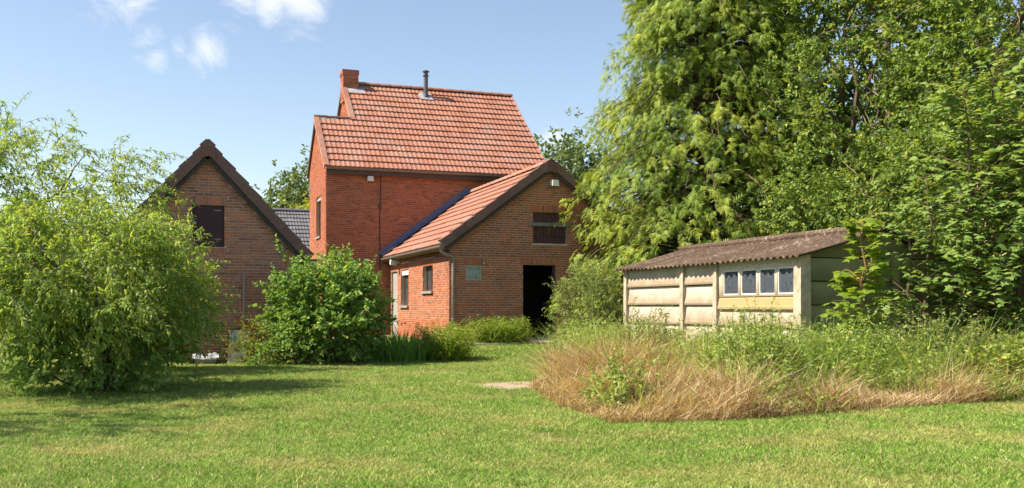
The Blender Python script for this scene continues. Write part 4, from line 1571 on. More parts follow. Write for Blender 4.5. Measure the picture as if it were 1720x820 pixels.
# ------------------------------------------------------------------ peach tree, shrub behind it
def peach_tree(name, base, c, rad, nclump, label, group, seed, limbs=9, low=True, twm=9, lz=.75, zmin=.4):
    rg = np.random.RandomState(seed)
    t = thing(name, base, label, 'tree', group)
    lf, st = Acc(), Acc()
    base = np.array(base, float)
    C = ellipsoid_clumps(rg, c, rad, nclump, .5, zmin, .34)
    # thin out the top so that the sky shows between the boughs
    keep = rg.rand(len(C)) > np.clip((C[:, 2] - c[2] - .2 * rad[2]) / rad[2], 0, .5)
    C = C[keep]
    B, D = twigs_round(rg, C, twm, .17, .12, c, .7, .8)
    ok = B[:, 2] > .2
    B, D = B[ok], D[ok]
    TL = rg.uniform(.28, .62, len(B))
    tone = np.clip(.25 + .5 * rg.rand(len(B)) + .12 * rg.normal(size=len(B)), 0, 1)
    twig_leaves(lf, st, rg, LANCE, B, D, TL, 17, .3, .9, .38, (.075, .13), .27, 1.0, .005, .6, tone)
    tr = Acc()
    for i in range(3):
        a = i * 2.1 + .4
        tr.tube([base + (.08 * math.cos(a), .08 * math.sin(a), -.05), base + (.12 * math.cos(a), .12 * math.sin(a), .5), base + (.35 * math.cos(a), .35 * math.sin(a), 1.3)], [.1, .085, .06], 8)
    tr.build('trunk', M['bark'], t)
    lb = Acc()
    for i in range(limbs):
        a = i * 2.399
        s = base + np.array((.3 * math.cos(a), .3 * math.sin(a), 1.0 + .3 * rg.rand()))
        e = np.array(c) + np.array((math.cos(a) * rad[0] * rg.uniform(.7, .95), math.sin(a) * rad[1] * rg.uniform(.7, .95), rg.uniform(-.1, lz) * rad[2]))
        p = bent_limb(lb, rg, s, e, .045, .012, .18, .05)
        for k in (3, 4, 5):
            e2 = p[k] + rg.normal(size=3) * .55 + np.array((0, 0, .1))
            bent_limb(lb, rg, p[k], e2, .018, .005, .1, .06, 5, 4)
    st.build('twigs', M['barkgrey'], t, kind='stuff')
    lb.build('limbs', M['barkgrey'], t)
    lf.build('crown', M['peach'], t, kind='stuff')
    return t


def bare_twigs(parent, pts, rad=.006):
    A = Acc()
    for p in pts:
        A.tube(p, np.linspace(rad, rad * .35, len(p)), 5, caps=False)
    A.build('bare_twigs', M['barkgrey'], parent, kind='stuff')


peach_tree('peach_tree', (-.95, 15.2, 0), (-1.45, 15.1, 1.65), (1.75, 1.4, 1.15), 290, 'dense low peach tree with drooping leaves and a dark hollow underneath', None, 101, 8, twm=9, lz=.35, zmin=.95)
pt = peach_tree('peach_tree', (-3.6, 18.6, 0), (-3.05, 18.6, 3.1), (2.55, 1.6, 1.5), 290, 'taller loose peach tree with arching boughs against the sky', None, 104, 10, twm=7, lz=.3)
bare_twigs(pt, [[(-3.5, 18.2, 4.6), (-3.3, 18.1, 5.2), (-3.12, 18.1, 5.75)], [(-3.28, 18.1, 5.3), (-3.34, 18.1, 5.5), (-3.28, 18.1, 5.75)],
                [(-1.15, 13.7, 1.9), (-.95, 13.6, 1.5), (-.85, 13.55, 1.0)], [(-1.0, 13.65, 2.0), (-.7, 13.5, 1.65), (-.55, 13.5, 1.2)]])
peach_tree('peach_tree', (-4.75, 11.5, 0), (-4.75, 11.5, 3.6), (1.8, 1.5, 1.2), 66, 'tall peach tree at the lawn edge beside the dense one', None, 102, 6, twm=6)


def leafy_shrub(name, base, c, rad, nclump, twm, nl, mat, label, seed, Lr=(.07, .12), wr=.7, up=.45, TL=(.2, .5), stems=10, tpl=OVATE, cat='shrub', spread=.14, zmin=.08, inner=.4, droop=.15, hang=.35, bark='bark', outw=.7, group=None, amp=.16):
    rg = np.random.RandomState(seed)
    t = thing(name, base, label, cat, group)
    lf, st, sm = Acc(), Acc(), Acc()
    C = ellipsoid_clumps(rg, c, rad, nclump, inner, zmin, amp)
    B, D = twigs_round(rg, C, twm, spread, up, c, outw, .55)
    ok = B[:, 2] > base[2] + .04
    B, D = B[ok], D[ok]
    twig_leaves(lf, st, rg, tpl, B, D, rg.uniform(TL[0], TL[1], len(B)), nl, droop, .9, hang, Lr, wr, .8, .004)
    for i in range(stems):
        e = C[rg.randint(len(C))]
        bent_limb(sm, rg, np.array(base) + rg.normal(size=3) * np.array((.12, .12, 0)), e, .022, .007, .05, .05, 6, 5)
    sm.build('stems', M[bark], t)
    st.build('twigs', M[bark], t, kind='stuff')
    lf.build('crown', M[mat], t, kind='stuff')
    return t


leafy_shrub('broadleaf_shrub', (-.3, 19.3, 0), (-.4, 19.3, 1.25), (.9, .9, 1.1), 110, 8, 12, 'shrub', 'dense green shrub with yellow tips hiding the barn corner', 111, (.06, .1), .62, .35)
leafy_shrub('broadleaf_shrub', (-.9, 15.1, 0), (-.95, 15.1, .6), (1.15, .75, .65), 60, 8, 10, 'hazel', 'low dark undergrowth bush beneath the peach tree boughs', 112, (.08, .13), .6, .2, hang=.5)
hz = leafy_shrub('hazel_bush', (3.2, 20.9, .02), (3.2, 20.9, 1.1), (1.15, 1.05, 1.1), 160, 7, 11, 'hazel', 'tall rounded hazel bush with upright leafy shoots in front of the farmhouse', 113, (.08, .135), .8, .6, stems=14)


def shoots(parent, mat, rg, c, spread, n, L, nl, Lr, wr, tone=.85):
    lf, st = Acc(), Acc()
    B = np.array(c) + rg.normal(size=(n, 3)) * np.array(spread)
    D = rdir(rg, n) * .35 + np.array((0, 0, 1.))
    twig_leaves(lf, st, rg, OVATE, B, D, rg.uniform(*L, n), nl, .05, .8, .2, Lr, wr, .7, .006, .6, np.full(n, tone))
    st.build('twigs', M['bark'], parent, kind='stuff')
    lf.build('young_shoots', M[mat], parent, kind='stuff')


shoots(hz, 'hazel', np.random.RandomState(7), (3.2, 20.8, 1.75), (.5, .35, .18), 30, (.4, .75), 16, (.08, .13), .78, .8)
leafy_shrub('low_bush', (1.85, 21.2, 0), (1.85, 21.2, .35), (.6, .4, .4), 45, 7, 9, 'yellowbush', 'low yellowish bush between the white board and the hazel', 114, (.04, .075), .5, .4)
leafy_shrub('low_bush', (2.45, 20.6, 0), (2.5, 20.6, .35), (.75, .4, .4), 45, 7, 9, 'hazel', 'low leafy bush at the foot of the hazel', 115, (.06, .1), .7, .3)


def blade_clump(name, base, rad, h, n, w, mat, label, seed, curve=(.2, .9), lean=(.05, .5), cat='plant', extra=None):
    rg = np.random.RandomState(seed)
    t = thing(name, base, label, cat)
    a, q = rg.uniform(0, 6.28, n), np.sqrt(rg.rand(n))
    P = np.stack([base[0] + rad[0] * q * np.cos(a), base[1] + rad[1] * q * np.sin(a), np.zeros(n)], 1)
    P[:, 2] = gz(P[:, 0], P[:, 1]) - .01
    H = rg.uniform(.55, 1.0, n) * h * (1.05 - .35 * q)
    az = a + rg.normal(size=n) * .9
    A = Acc().blades(P, az, rg.uniform(*lean, n) * (.3 + q), H, rg.uniform(.6, 1.2, n) * w, rg.uniform(*curve, n) * (.4 + .7 * q), np.clip(rg.rand(n) * .75 + .25 * rg.rand(n), 0, 1))
    A.build('blades', M[mat], t, kind='stuff')
    if extra:                     # leafy canes: stems with narrow leaves
        lf, st = Acc(), Acc()
        m = extra
        a, q = rg.uniform(0, 6.28, m), np.sqrt(rg.rand(m))
        B = np.stack([base[0] + .8 * rad[0] * q * np.cos(a), base[1] + .8 * rad[1] * q * np.sin(a), np.full(m, base[2])], 1)
        D = np.stack([.45 * q * np.cos(a), .45 * q * np.sin(a), np.ones(m)], 1) + rg.normal(size=(m, 3)) * .1
        twig_leaves(lf, st, rg, LANCE, B, D, rg.uniform(.6, 1.0, m) * h, 18, .12, 1.0, .45, (.12, .22), .13, .6, .005)
        st.build('canes', M['redstem'], t, kind='stuff')
        lf.build('cane_leaves', M[mat], t, kind='stuff')
    return t


blade_clump('iris_clump', (4.85, 20.9, .05), (.75, .4), .95, 700, .022, 'iris', 'dark green clump of sword leaves beside the hazel bush', 121, (.1, .6), (.05, .3))
blade_clump('cane_clump', (5.85, 20.8, .09), (.5, .4), 1.0, 300, .016, 'bamboo', 'round bright clump of narrow leaves at the outbuilding corner', 122, extra=150)
blade_clump('cane_clump', (8.2, 24.0, .3), (.8, .4), .85, 420, .017, 'bamboo', 'spreading light green clump against the outbuilding gable wall by the doorway', 123, extra=190)
blade_clump('cane_clump', (7.05, 24.3, .3), (.12, .12), .72, 50, .016, 'bamboo', 'single slender tuft in front of the gable downpipe', 124, extra=16)
blade_clump('iris_clump', (10.35, 23.9, .3), (.1, .1), .8, 26, .03, 'blade', 'few upright sword leaves right of the dark doorway', 125, (.0, .2), (.02, .15))
blade_clump('weed_clump', (10.75, 24.0, .3), (.35, .25), .5, 180, .014, 'blade', 'small weedy tuft at the wall right of the doorway', 126, extra=40)
blade_clump('cane_clump', (8.45, 18.6, 0), (.52, .5), 1.0, 520, .016, 'weed', 'tall rounded clump of arching green grass left of the shed', 127, (.2, .8), (.05, .4), extra=130)
leafy_shrub('willow_shrub', (9.45, 20.75, .1), (9.45, 20.75, 1.15), (.62, .6, .95), 75, 8, 14, 'willow', 'grey green narrow leaved shrub at the far end of the shed', 128, (.06, .1), .3, .4, tpl=LANCE, bark='barkgrey')


# ------------------------------------------------------------------ the big conifer
def conifer():
    rg = np.random.RandomState(131)
    base = np.array((14.0, 23.0, .0))
    t = thing('conifer_tree', tuple(base), 'huge yellow green conifer with layered drooping sprays behind the shed', 'tree')
    H = 15.5
    Acc().tube([base + (0, 0, -.1), base + (0, 0, 4), base + (.1, 0, 9), base + (0, .1, 15)], [.38, .3, .18, .03], 12).build('trunk', M['bark'], t)

    def rad(z):
        return np.where(z < 2.6, 3.8 + .5 * sst(z, .3, 2.4), np.where(z < 6.5, 4.3 - .95 * (z - 2.6) / 3.9, 3.35 * np.clip(1 - (z - 6.5) / 9.2, 0, 1) ** .75))
    nb = 820
    z = .5 + 14.6 * rg.rand(nb) ** 1.25
    a = rg.uniform(0, 6.283, nb)
    # boughs in rough tiers so that dark gaps open between them
    tier = np.sin(z * 3.1 + 1.6 * np.sin(a * 2 + z) + rg.normal(size=nb) * .4)
    rr = rad(z) * (.84 + .14 * tier + .12 * rg.normal(size=nb) + .07 * np.sin(a * 5 + z * 1.3))
    rr = np.clip(rr, .25, 1.03 * rad(z))
    h = np.stack([np.cos(a), np.sin(a), np.zeros(nb)], 1)
    perp = np.stack([-np.sin(a), np.cos(a), np.zeros(nb)], 1)
    k = np.linspace(0, 1, 6)

    def bough_z(q):
        return z[:, None] + .23 * rr[:, None] * np.sin(q * 2.2) - .34 * rr[:, None] * np.clip(q, 0, 2) ** 2.2
    P = base + h[:, None] * (rr[:, None] * k)[..., None]
    P[..., 2] = bough_z(np.broadcast_to(k, (nb, 6)))
    bm = Acc()
    bm.vtubes(P, np.ones((nb, 1)) * np.array([.045, .04, .03, .022, .014, .006])[None], 4)
    bm.build('boughs', M['bark'], t, kind='stuff')
    lf = Acc()
    # hanging shoots along the outer part of each bough, sprays crowded on the shoots
    nsh, nsp = 11, 8
    s = 1.04 - .6 * rg.rand(nb, nsh) ** 1.3
    side = rg.normal(size=(nb, nsh)) * (.5 + .12 * rr[:, None] / 4) * (1.15 - .6 * s)
    c0 = base + h[:, None] * (rr[:, None] * s)[..., None] + perp[:, None] * side[..., None] * 1.2
    c0[..., 2] = bough_z(s) - .5 * side ** 2 + .1 * rg.normal(size=(nb, nsh))
    hang = h[:, None] * rg.uniform(.1, .7, (nb, nsh))[..., None] + perp[:, None] * (side * .6)[..., None] + rg.normal(size=(nb, nsh, 3)) * .15
    hang[..., 2] -= rg.uniform(.5, 1.1, (nb, nsh))
    hang = unit(hang)
    u = (np.arange(nsp)[None, None] + rg.rand(nb, nsh, nsp)) / nsp
    SL = rg.uniform(.18, .6, (nb, nsh)) * (1 + .6 * (rg.rand(nb, nsh) < .15))
    pos = c0[:, :, None] + hang[:, :, None] * (SL[..., None] * u)[..., None] + rg.normal(size=(nb, nsh, nsp, 3)) * .045
    D = hang[:, :, None] * .4 + h[:, None, None] * .5 + rg.normal(size=(nb, nsh, nsp, 3)) * .5
    D[..., 2] -= .25
    Nn = h[:, None, None] * .7 + np.array((0, 0, 1.0)) + rg.normal(size=(nb, nsh, nsp, 3)) * .35
    L = rg.uniform(.12, .29, (nb, nsh, nsp)) * (1.1 - .4 * u)
    tone = .22 + .3 * rg.rand(nb)[:, None, None] + .2 * (s[..., None] - .6) + .2 * rg.rand(nb, nsh)[..., None] + .2 * rg.rand(nb, nsh, nsp)
    ok = pos[..., 2].ravel() > .25
    rv = np.clip(tone.reshape(-1, 1) + .3 * (SPRAY_TIP[None] - .45), 0, 1)[ok]
    lf.leaves(SPRAY, pos.reshape(-1, 3)[ok], D.reshape(-1, 3)[ok], Nn.reshape(-1, 3)[ok], L.ravel()[ok], L.ravel()[ok] * .7, rv)
    lf.build('crown', M['conifer'], t, kind='stuff')


conifer()


# ------------------------------------------------------------------ broadleaved trees
def broad_tree(name, base, label, parts, mat, seed, trunk_r=.2, Lr=(.085, .145), wr=.66, cat='tree', group=None, twm=10, nl=12, bark='bark', spread=.21, TL=(.3, .65), dead=0, hang=.35, tpl=OVATE, zmin=.3):
    rg = np.random.RandomState(seed)
    t = thing(name, base, label, cat, group)
    lf, st, lb = Acc(), Acc(), Acc()
    b = np.array(base, float)
    topz = max(c[2] for c, r, n in parts)
    fork = b + np.array((.1, 0, min(2.2, topz * .45)))
    Acc().tube([b + (0, 0, -.1), b + (.04, .03, fork[2] * .5), fork], [trunk_r, trunk_r * .8, trunk_r * .65], 9).build('trunk', M[bark], t)
    for c, r, n in parts:
        C = ellipsoid_clumps(rg, c, r, n, .55, zmin, .3)
        B, D = twigs_round(rg, C, twm, spread, .2, c, .7, .7)
        twig_leaves(lf, st if tpl is OVATE else None, rg, tpl, B, D, rg.uniform(*TL, len(B)), nl, .2, .95, hang, Lr, wr, .8, .005)
        for i in range(max(4, n // 14)):
            p = bent_limb(lb, rg, fork, C[rg.randint(len(C))], trunk_r * .4, .012, .08, .06, 7, 5)
    if dead:
        dd = Acc()
        for i in range(dead):
            c, r, n = parts[i % len(parts)]
            p0 = np.array(c) + np.array((-.55, -.75, rg.uniform(-.6, .5))) * np.array(r) * rg.uniform(.85, 1.05)
            for q in range(7):
                bent_limb(dd, rg, p0, p0 + rg.normal(size=3) * .5 + np.array((-.1, -.3, .15)), .016, .005, .05, .1, 5, 4)
        dd.build('dead_twigs', M['deadtwig'], t, kind='stuff')
    lb.build('limbs', M[bark], t)
    if st.n:
        st.build('twigs', M[bark], t, kind='stuff')
    lf.build('crown', M[mat], t, kind='stuff')
    return t


broad_tree('hornbeam_tree', (17.0, 20.5, 0), 'broad dark hornbeam beside the conifer, crown above the shed ridge', [((16.9, 20.0, 6.6), (2.9, 2.6, 5.8), 400), ((15.4, 18.2, 3.6), (2.2, 1.6, 2.2), 150)], 'decid', 141, .25, dead=8)
broad_tree('hornbeam_tree', (17.6, 16.2, 0), 'tall dense hornbeam with dead twigs rising behind the maple', [((17.3, 16.2, 6.5), (2.9, 2.5, 5.6), 420), ((15.4, 15.2, 3.7), (1.8, 1.5, 2.0), 135)], 'decid', 142, .25, dead=10)
broad_tree('hornbeam_tree', (19.0, 12.2, 0), 'spreading hornbeam at the right border of the garden', [((18.0, 12.4, 5.6), (2.7, 2.3, 5.0), 240)], 'decid', 143, .22)
broad_tree('hornbeam_tree', (21.5, 24.0, 0), 'background hornbeam closing the gap behind the shed', [((20.2, 24, 7.0), (4.4, 2.6, 7.6), 400)], 'decid', 144, .25, Lr=(.15, .25), spread=.5, tpl=DIAMOND)
leafy_shrub('hedge_shrub', (14.9, 16.0, 0), (14.6, 15.8, 1.6), (1.2, 2.4, 1.7), 150, 7, 10, 'decid', 'dark undergrowth shrub crowding the back of the shed', 145, (.07, .12), .6, .3)


# maple: stems, loose tiers of big lobed leaves; the nearest leaves are separate parts
def maple(name, base, h, rad, nshoot, nl, Lr, mat, label, seed, indiv, stems, bark='bark', low=.35, view=None):
    rg = np.random.RandomState(seed)
    t = thing(name, base, label, 'tree')
    b = np.array(base, float)
    sm, st = Acc(), Acc()
    axes = []
    for i in range(stems):
        a = i * 2.4 + .5
        off = np.array((math.cos(a), math.sin(a), 0)) * rad * .12 * (i > 0)
        e = b + np.array((math.cos(a) * rad * .35 * (i > 0), math.sin(a) * rad * .35 * (i > 0), h * (1 - .13 * i)))
        axes.append(bent_limb(sm, rg, b + off, e, .012 + .012 * h, .006, 0, .02, 9, 7))
    sm.build('trunk', M[bark], t)
    Ps, Ds, Ns, Ls, rv = [], [], [], [], []
    for i in range(nshoot):
        ax = axes[rg.randint(len(axes))]
        f = low + (1 - low) * rg.rand() ** .9
        q = f * (len(ax) - 1)
        k = min(int(q), len(ax) - 2)
        p0 = ax[k] + (ax[k + 1] - ax[k]) * (q - k)
        a = rg.uniform(0, 6.283)
        ln = rad * (1.05 - .75 * ((f - low) / (1 - low)) ** 1.4) * rg.uniform(.45, 1.05)
        d = np.array((math.cos(a), math.sin(a), rg.uniform(.15, .6)))
        e = p0 + d * ln
        pp = bent_limb(st, rg, p0, e, .009, .003, .06, .04, 5, 4)
        for j in range(nl):
            u = .25 + .75 * (j + rg.rand()) / nl
            x = pp[0] + (pp[-1] - pp[0]) * u + np.array((0, 0, .06 * ln * math.sin(u * 3.14)))
            aa = a + (1 if j % 2 else -1) * rg.uniform(.4, 1.3)
            dd = np.array((math.cos(aa), math.sin(aa), rg.uniform(-.55, .25)))
            x = x + dd * rg.uniform(.03, .1)
            Ps.append(x)
            Ds.append(dd)
            Ns.append(rg.normal(size=3) * .3 + np.array((-.25, -.1, .9)))
            Ls.append(rg.uniform(*Lr) * (1.1 - .3 * u))
            rv.append(min(1, .55 * rg.rand() + .4 * (f * .6 + .4 * rg.rand())))
    Ps, Ds, Ns, Ls, rv = map(np.array, (Ps, Ds, Ns, Ls, rv))
    st.build('branches', M[bark], t, kind='stuff')
    # nearest leaves first
    order = np.argsort(Ps[:, 0] * .3355 + Ps[:, 1] * .942)
    first, rest = order[:indiv], order[indiv:]
    bases = []
    for q in range(6):
        A = Acc().add(np.array(MAPLE[0]) * np.array((.95, 1, 1)), MAPLE[1], r=.1 + .17 * q)
        bases.append(A.mesh('leaf', M[mat], (0, 0, 0))[0])
    for i in first:
        D = Vector(Ds[i]).normalized()
        S = D.cross(Vector(Ns[i])).normalized()
        Q = S.cross(D)
        link('leaf', bases[int(rv[i] * 5.99)], Ps[i], t, rot=Matrix((S, D, Q)).transposed().to_euler(), scale=float(Ls[i]))
    if len(rest):
        Acc().leaves(MAPLE, Ps[rest], Ds[rest], Ns[rest], Ls[rest], Ls[rest] * .95, rv[rest]).build('crown', M[mat], t, kind='stuff')
    return t


maple('maple_tree', (13.05, 12.35, 0), 5.6, 1.7, 330, 11, (.12, .2), 'maple', 'slender multi stemmed maple with large lobed leaves beside the shed gable', 151, 300, 3, low=.14)
maple('maple_tree', (11.9, 12.7, 0), 3.4, 1.0, 60, 9, (.11, .17), 'maple', 'lower leaning maple growth hanging over the shed roof corner', 152, 0, 2, low=.3)
maple('maple_sapling', (10.25, 12.3, 0), 2.55, .62, 58, 7, (.15, .23), 'sapling', 'young maple sapling with yellow green leaves in front of the shed corner post', 153, 300, 1, 'redstem', low=.2)
leafy_shrub('hedge_shrub', (14.6, 10.4, 0), (14.7, 10.5, 2.3), (1.4, 1.3, 2.0), 190, 7, 10, 'maple', 'bright leafy shrub beside the maple with a dark hollow beneath', 154, (.08, .14), .75, .3, zmin=.9, TL=(.25, .55))
leafy_shrub('bramble_bush', (11.9, 10.2, 0), (12.0, 10.3, .35), (1.35, .55, .42), 70, 8, 8, 'bramble', 'low bramble bush at the end of the dry grass', 155, (.06, .1), .75, .3, zmin=.05, TL=(.15, .35), cat='bush')

# ------------------------------------------------------------------ distant trees
def far_tree(base, parts, mat, label, seed, Lr=(.3, .5), nl=9):
    broad_tree('distant_tree', base, label, parts, mat, seed, .35, Lr, .7, 'tree', None, 6, nl, 'bark', .6, (.6, 1.3), 0, .2, DIAMOND, .5)


far_tree((10.5, 76, 0), [((9.2, 76, 8.5), (2.6, 2.4, 2.2), 60), ((11.3, 77, 10.6), (2.2, 2.2, 2.2), 60), ((10.4, 76, 7.0), (4.0, 2.4, 2.0), 70), ((13.2, 77, 9.6), (2.0, 2, 2.6), 40)], 'far', 'tall distant tree with open crown between barn and farmhouse', 161)
far_tree((10.5, 62, 0), [((10.4, 62, 6.0), (3.4, 2, 2.0), 60)], 'farlight', 'yellow green distant tree just above the grey roof', 162)
far_tree((23.6, 57, 0), [((22.2, 57, 8.2), (2.2, 2.2, 2.2), 55), ((25.0, 58, 9.2), (2.6, 2.4, 2.8), 75), ((23.5, 57, 6.5), (3.6, 2.4, 2.6), 70)], 'far', 'distant tree behind the farmhouse roof end', 163)
far_tree((-7.5, 48, 0), [((-7.5, 48, 2.4), (5.5, 2, 2.2), 70)], 'far', 'low distant tree behind the peach tree', 164)
far_tree((30.5, 48, 0), [((30, 48, 6), (5, 3, 5), 90)], 'far', 'broad distant tree behind the conifer', 165)


# ------------------------------------------------------------------ lawn, dry grass, weeds
PATCH = np.array([(4.35, 9.15), (6.3, 8.95), (9.6, 9.3), (12.6, 9.75), (13.6, 11.0), (13.5, 13.2), (9.85, 13.3), (9.85, 19.9), (8.7, 20.2), (7.6, 18.2), (6.6, 16.0), (5.6, 13.9), (4.95, 13.2), (4.5, 11)])


def inside(x, y, poly):
    r = np.zeros(len(x), bool)
    j = len(poly) - 1
    for i in range(len(poly)):
        xi, yi, xj, yj = *poly[i], *poly[j]
        c = ((yi > y) != (yj > y)) & (x < (xj - xi) * (y - yi) / (yj - yi + 1e-12) + xi)
        r ^= c
        j = i
    return r


def lawn():
    rg = np.random.RandomState(171)
    th = R(19.6)
    n = 260000
    d = rg.uniform(4.8, 27, n)
    xc = rg.uniform(-1, 1, n) * (.56 * 27 + 2.5)
    keep = np.abs(xc) < .56 * d + 2.2
    keep &= rg.rand(n) < np.clip(8.5 / d, 0, 1)
    d, xc = d[keep], xc[keep]
    x = xc * math.cos(th) + d * math.sin(th)
    y = -xc * math.sin(th) + d * math.cos(th)
    bad = inside(x, y, PATCH * np.array((1, 1)) + np.array((.08, .06)))
    bad |= (x > -1.3) & (x < 2.75) & (y > 21.95)
    bad |= (x > 6.0) & (y > 23.5)
    bad |= (x > 9.85) & (x < 13.1) & (y > 13.3) & (y < 20)
    bad |= (x > 4.9) & (y > 32)
    bad |= (np.hypot((x - 5.3) / 1.0, (y - 13.75) / 1.0) < 1.0) & (rg.rand(len(x)) < .93)
    x, y, d = x[~bad], y[~bad], d[~bad]
    m = len(x)
    me = bpy.data.meshes.new('lawn_grass')
    me.vertices.add(m)
    me.vertices.foreach_set('co', np.stack([x, y, gz(x, y)], 1).astype(np.float32).ravel())
    pt_noise = .75 + .35 * np.sin(x * 1.7 + 2 * np.sin(y * .9)) * np.sin(y * 1.9 + x * .6)
    a = me.attributes.new('sc', 'FLOAT', 'POINT')
    a.data.foreach_set('value', (np.clip((d / 9) ** .45, .85, 1.7) * (.7 + .3 * pt_noise + .25 * rg.rand(m))).astype(np.float32))
    a = me.attributes.new('rz', 'FLOAT', 'POINT')
    a.data.foreach_set('value', rg.uniform(0, 6.28, m).astype(np.float32))
    me.update()
    o = link('lawn_grass', me, (0, 0, 0))
    o['label'] = 'short mown lawn grass covering the garden ground'
    o['category'] = 'grass'
    o['kind'] = 'stuff'
    col = bpy.data.collections.new('turf tufts')
    for k in range(6):
        q = 46
        r2 = np.random.RandomState(180 + k)
        ang, rr = r2.uniform(0, 6.28, q), np.sqrt(r2.rand(q)) * .13
        P = np.stack([rr * np.cos(ang), rr * np.sin(ang), np.full(q, -.004)], 1)
        H = r2.uniform(.025, .06, q)
        v = r2.rand(q) * .85
        v[r2.rand(q) < .11] = r2.uniform(.9, 1)
        A = Acc().blades(P, r2.uniform(0, 6.28, q), r2.uniform(.1, 1.0, q), H, r2.uniform(.005, .009, q), r2.uniform(.1, .7, q), v, (0, .5, 1))
        tm, _ = A.mesh('turf_tuft', M['turf'], (0, 0, 0))
        to = bpy.data.objects.new('turf_tuft', tm)
        col.objects.link(to)
    g = bpy.data.node_groups.new('scatter turf', 'GeometryNodeTree')
    g.interface.new_socket('Geometry', in_out='INPUT', socket_type='NodeSocketGeometry')
    g.interface.new_socket('Geometry', in_out='OUTPUT', socket_type='NodeSocketGeometry')
    N, L = g.nodes.new, g.links.new
    gi, go = N('NodeGroupInput'), N('NodeGroupOutput')
    ci = N('GeometryNodeCollectionInfo')
    ci.inputs['Collection'].default_value = col
    ci.inputs['Separate Children'].default_value = True
    ci.inputs['Reset Children'].default_value = True
    ip = N('GeometryNodeInstanceOnPoints')
    ip.inputs['Pick Instance'].default_value = True
    a1, a2 = N('GeometryNodeInputNamedAttribute'), N('GeometryNodeInputNamedAttribute')
    a1.data_type = a2.data_type = 'FLOAT'
    a1.inputs['Name'].default_value = 'sc'
    a2.inputs['Name'].default_value = 'rz'
    cx = N('ShaderNodeCombineXYZ')
    L(a2.outputs['Attribute'], cx.inputs['Z'])
    ri = N('FunctionNodeRandomValue')
    ri.data_type = 'INT'
    ri.inputs['Max'].default_value = 5 if False else 5
    for s_ in ri.inputs:
        if s_.type == 'INT' and s_.name == 'Max':
            s_.default_value = 5
        if s_.type == 'INT' and s_.name == 'Min':
            s_.default_value = 0
    L(gi.outputs[0], ip.inputs['Points'])
    L(ci.outputs[0], ip.inputs['Instance'])
    L([q for q in ri.outputs if q.type == 'INT'][0], ip.inputs['Instance Index'])
    L(cx.outputs[0], ip.inputs['Rotation'])
    L(a1.outputs['Attribute'], ip.inputs['Scale'])
    L(ip.outputs[0], go.inputs[0])
    md = o.modifiers.new('scatter', 'NODES')
    md.node_group = g
    print('lawn tufts', m)


lawn()


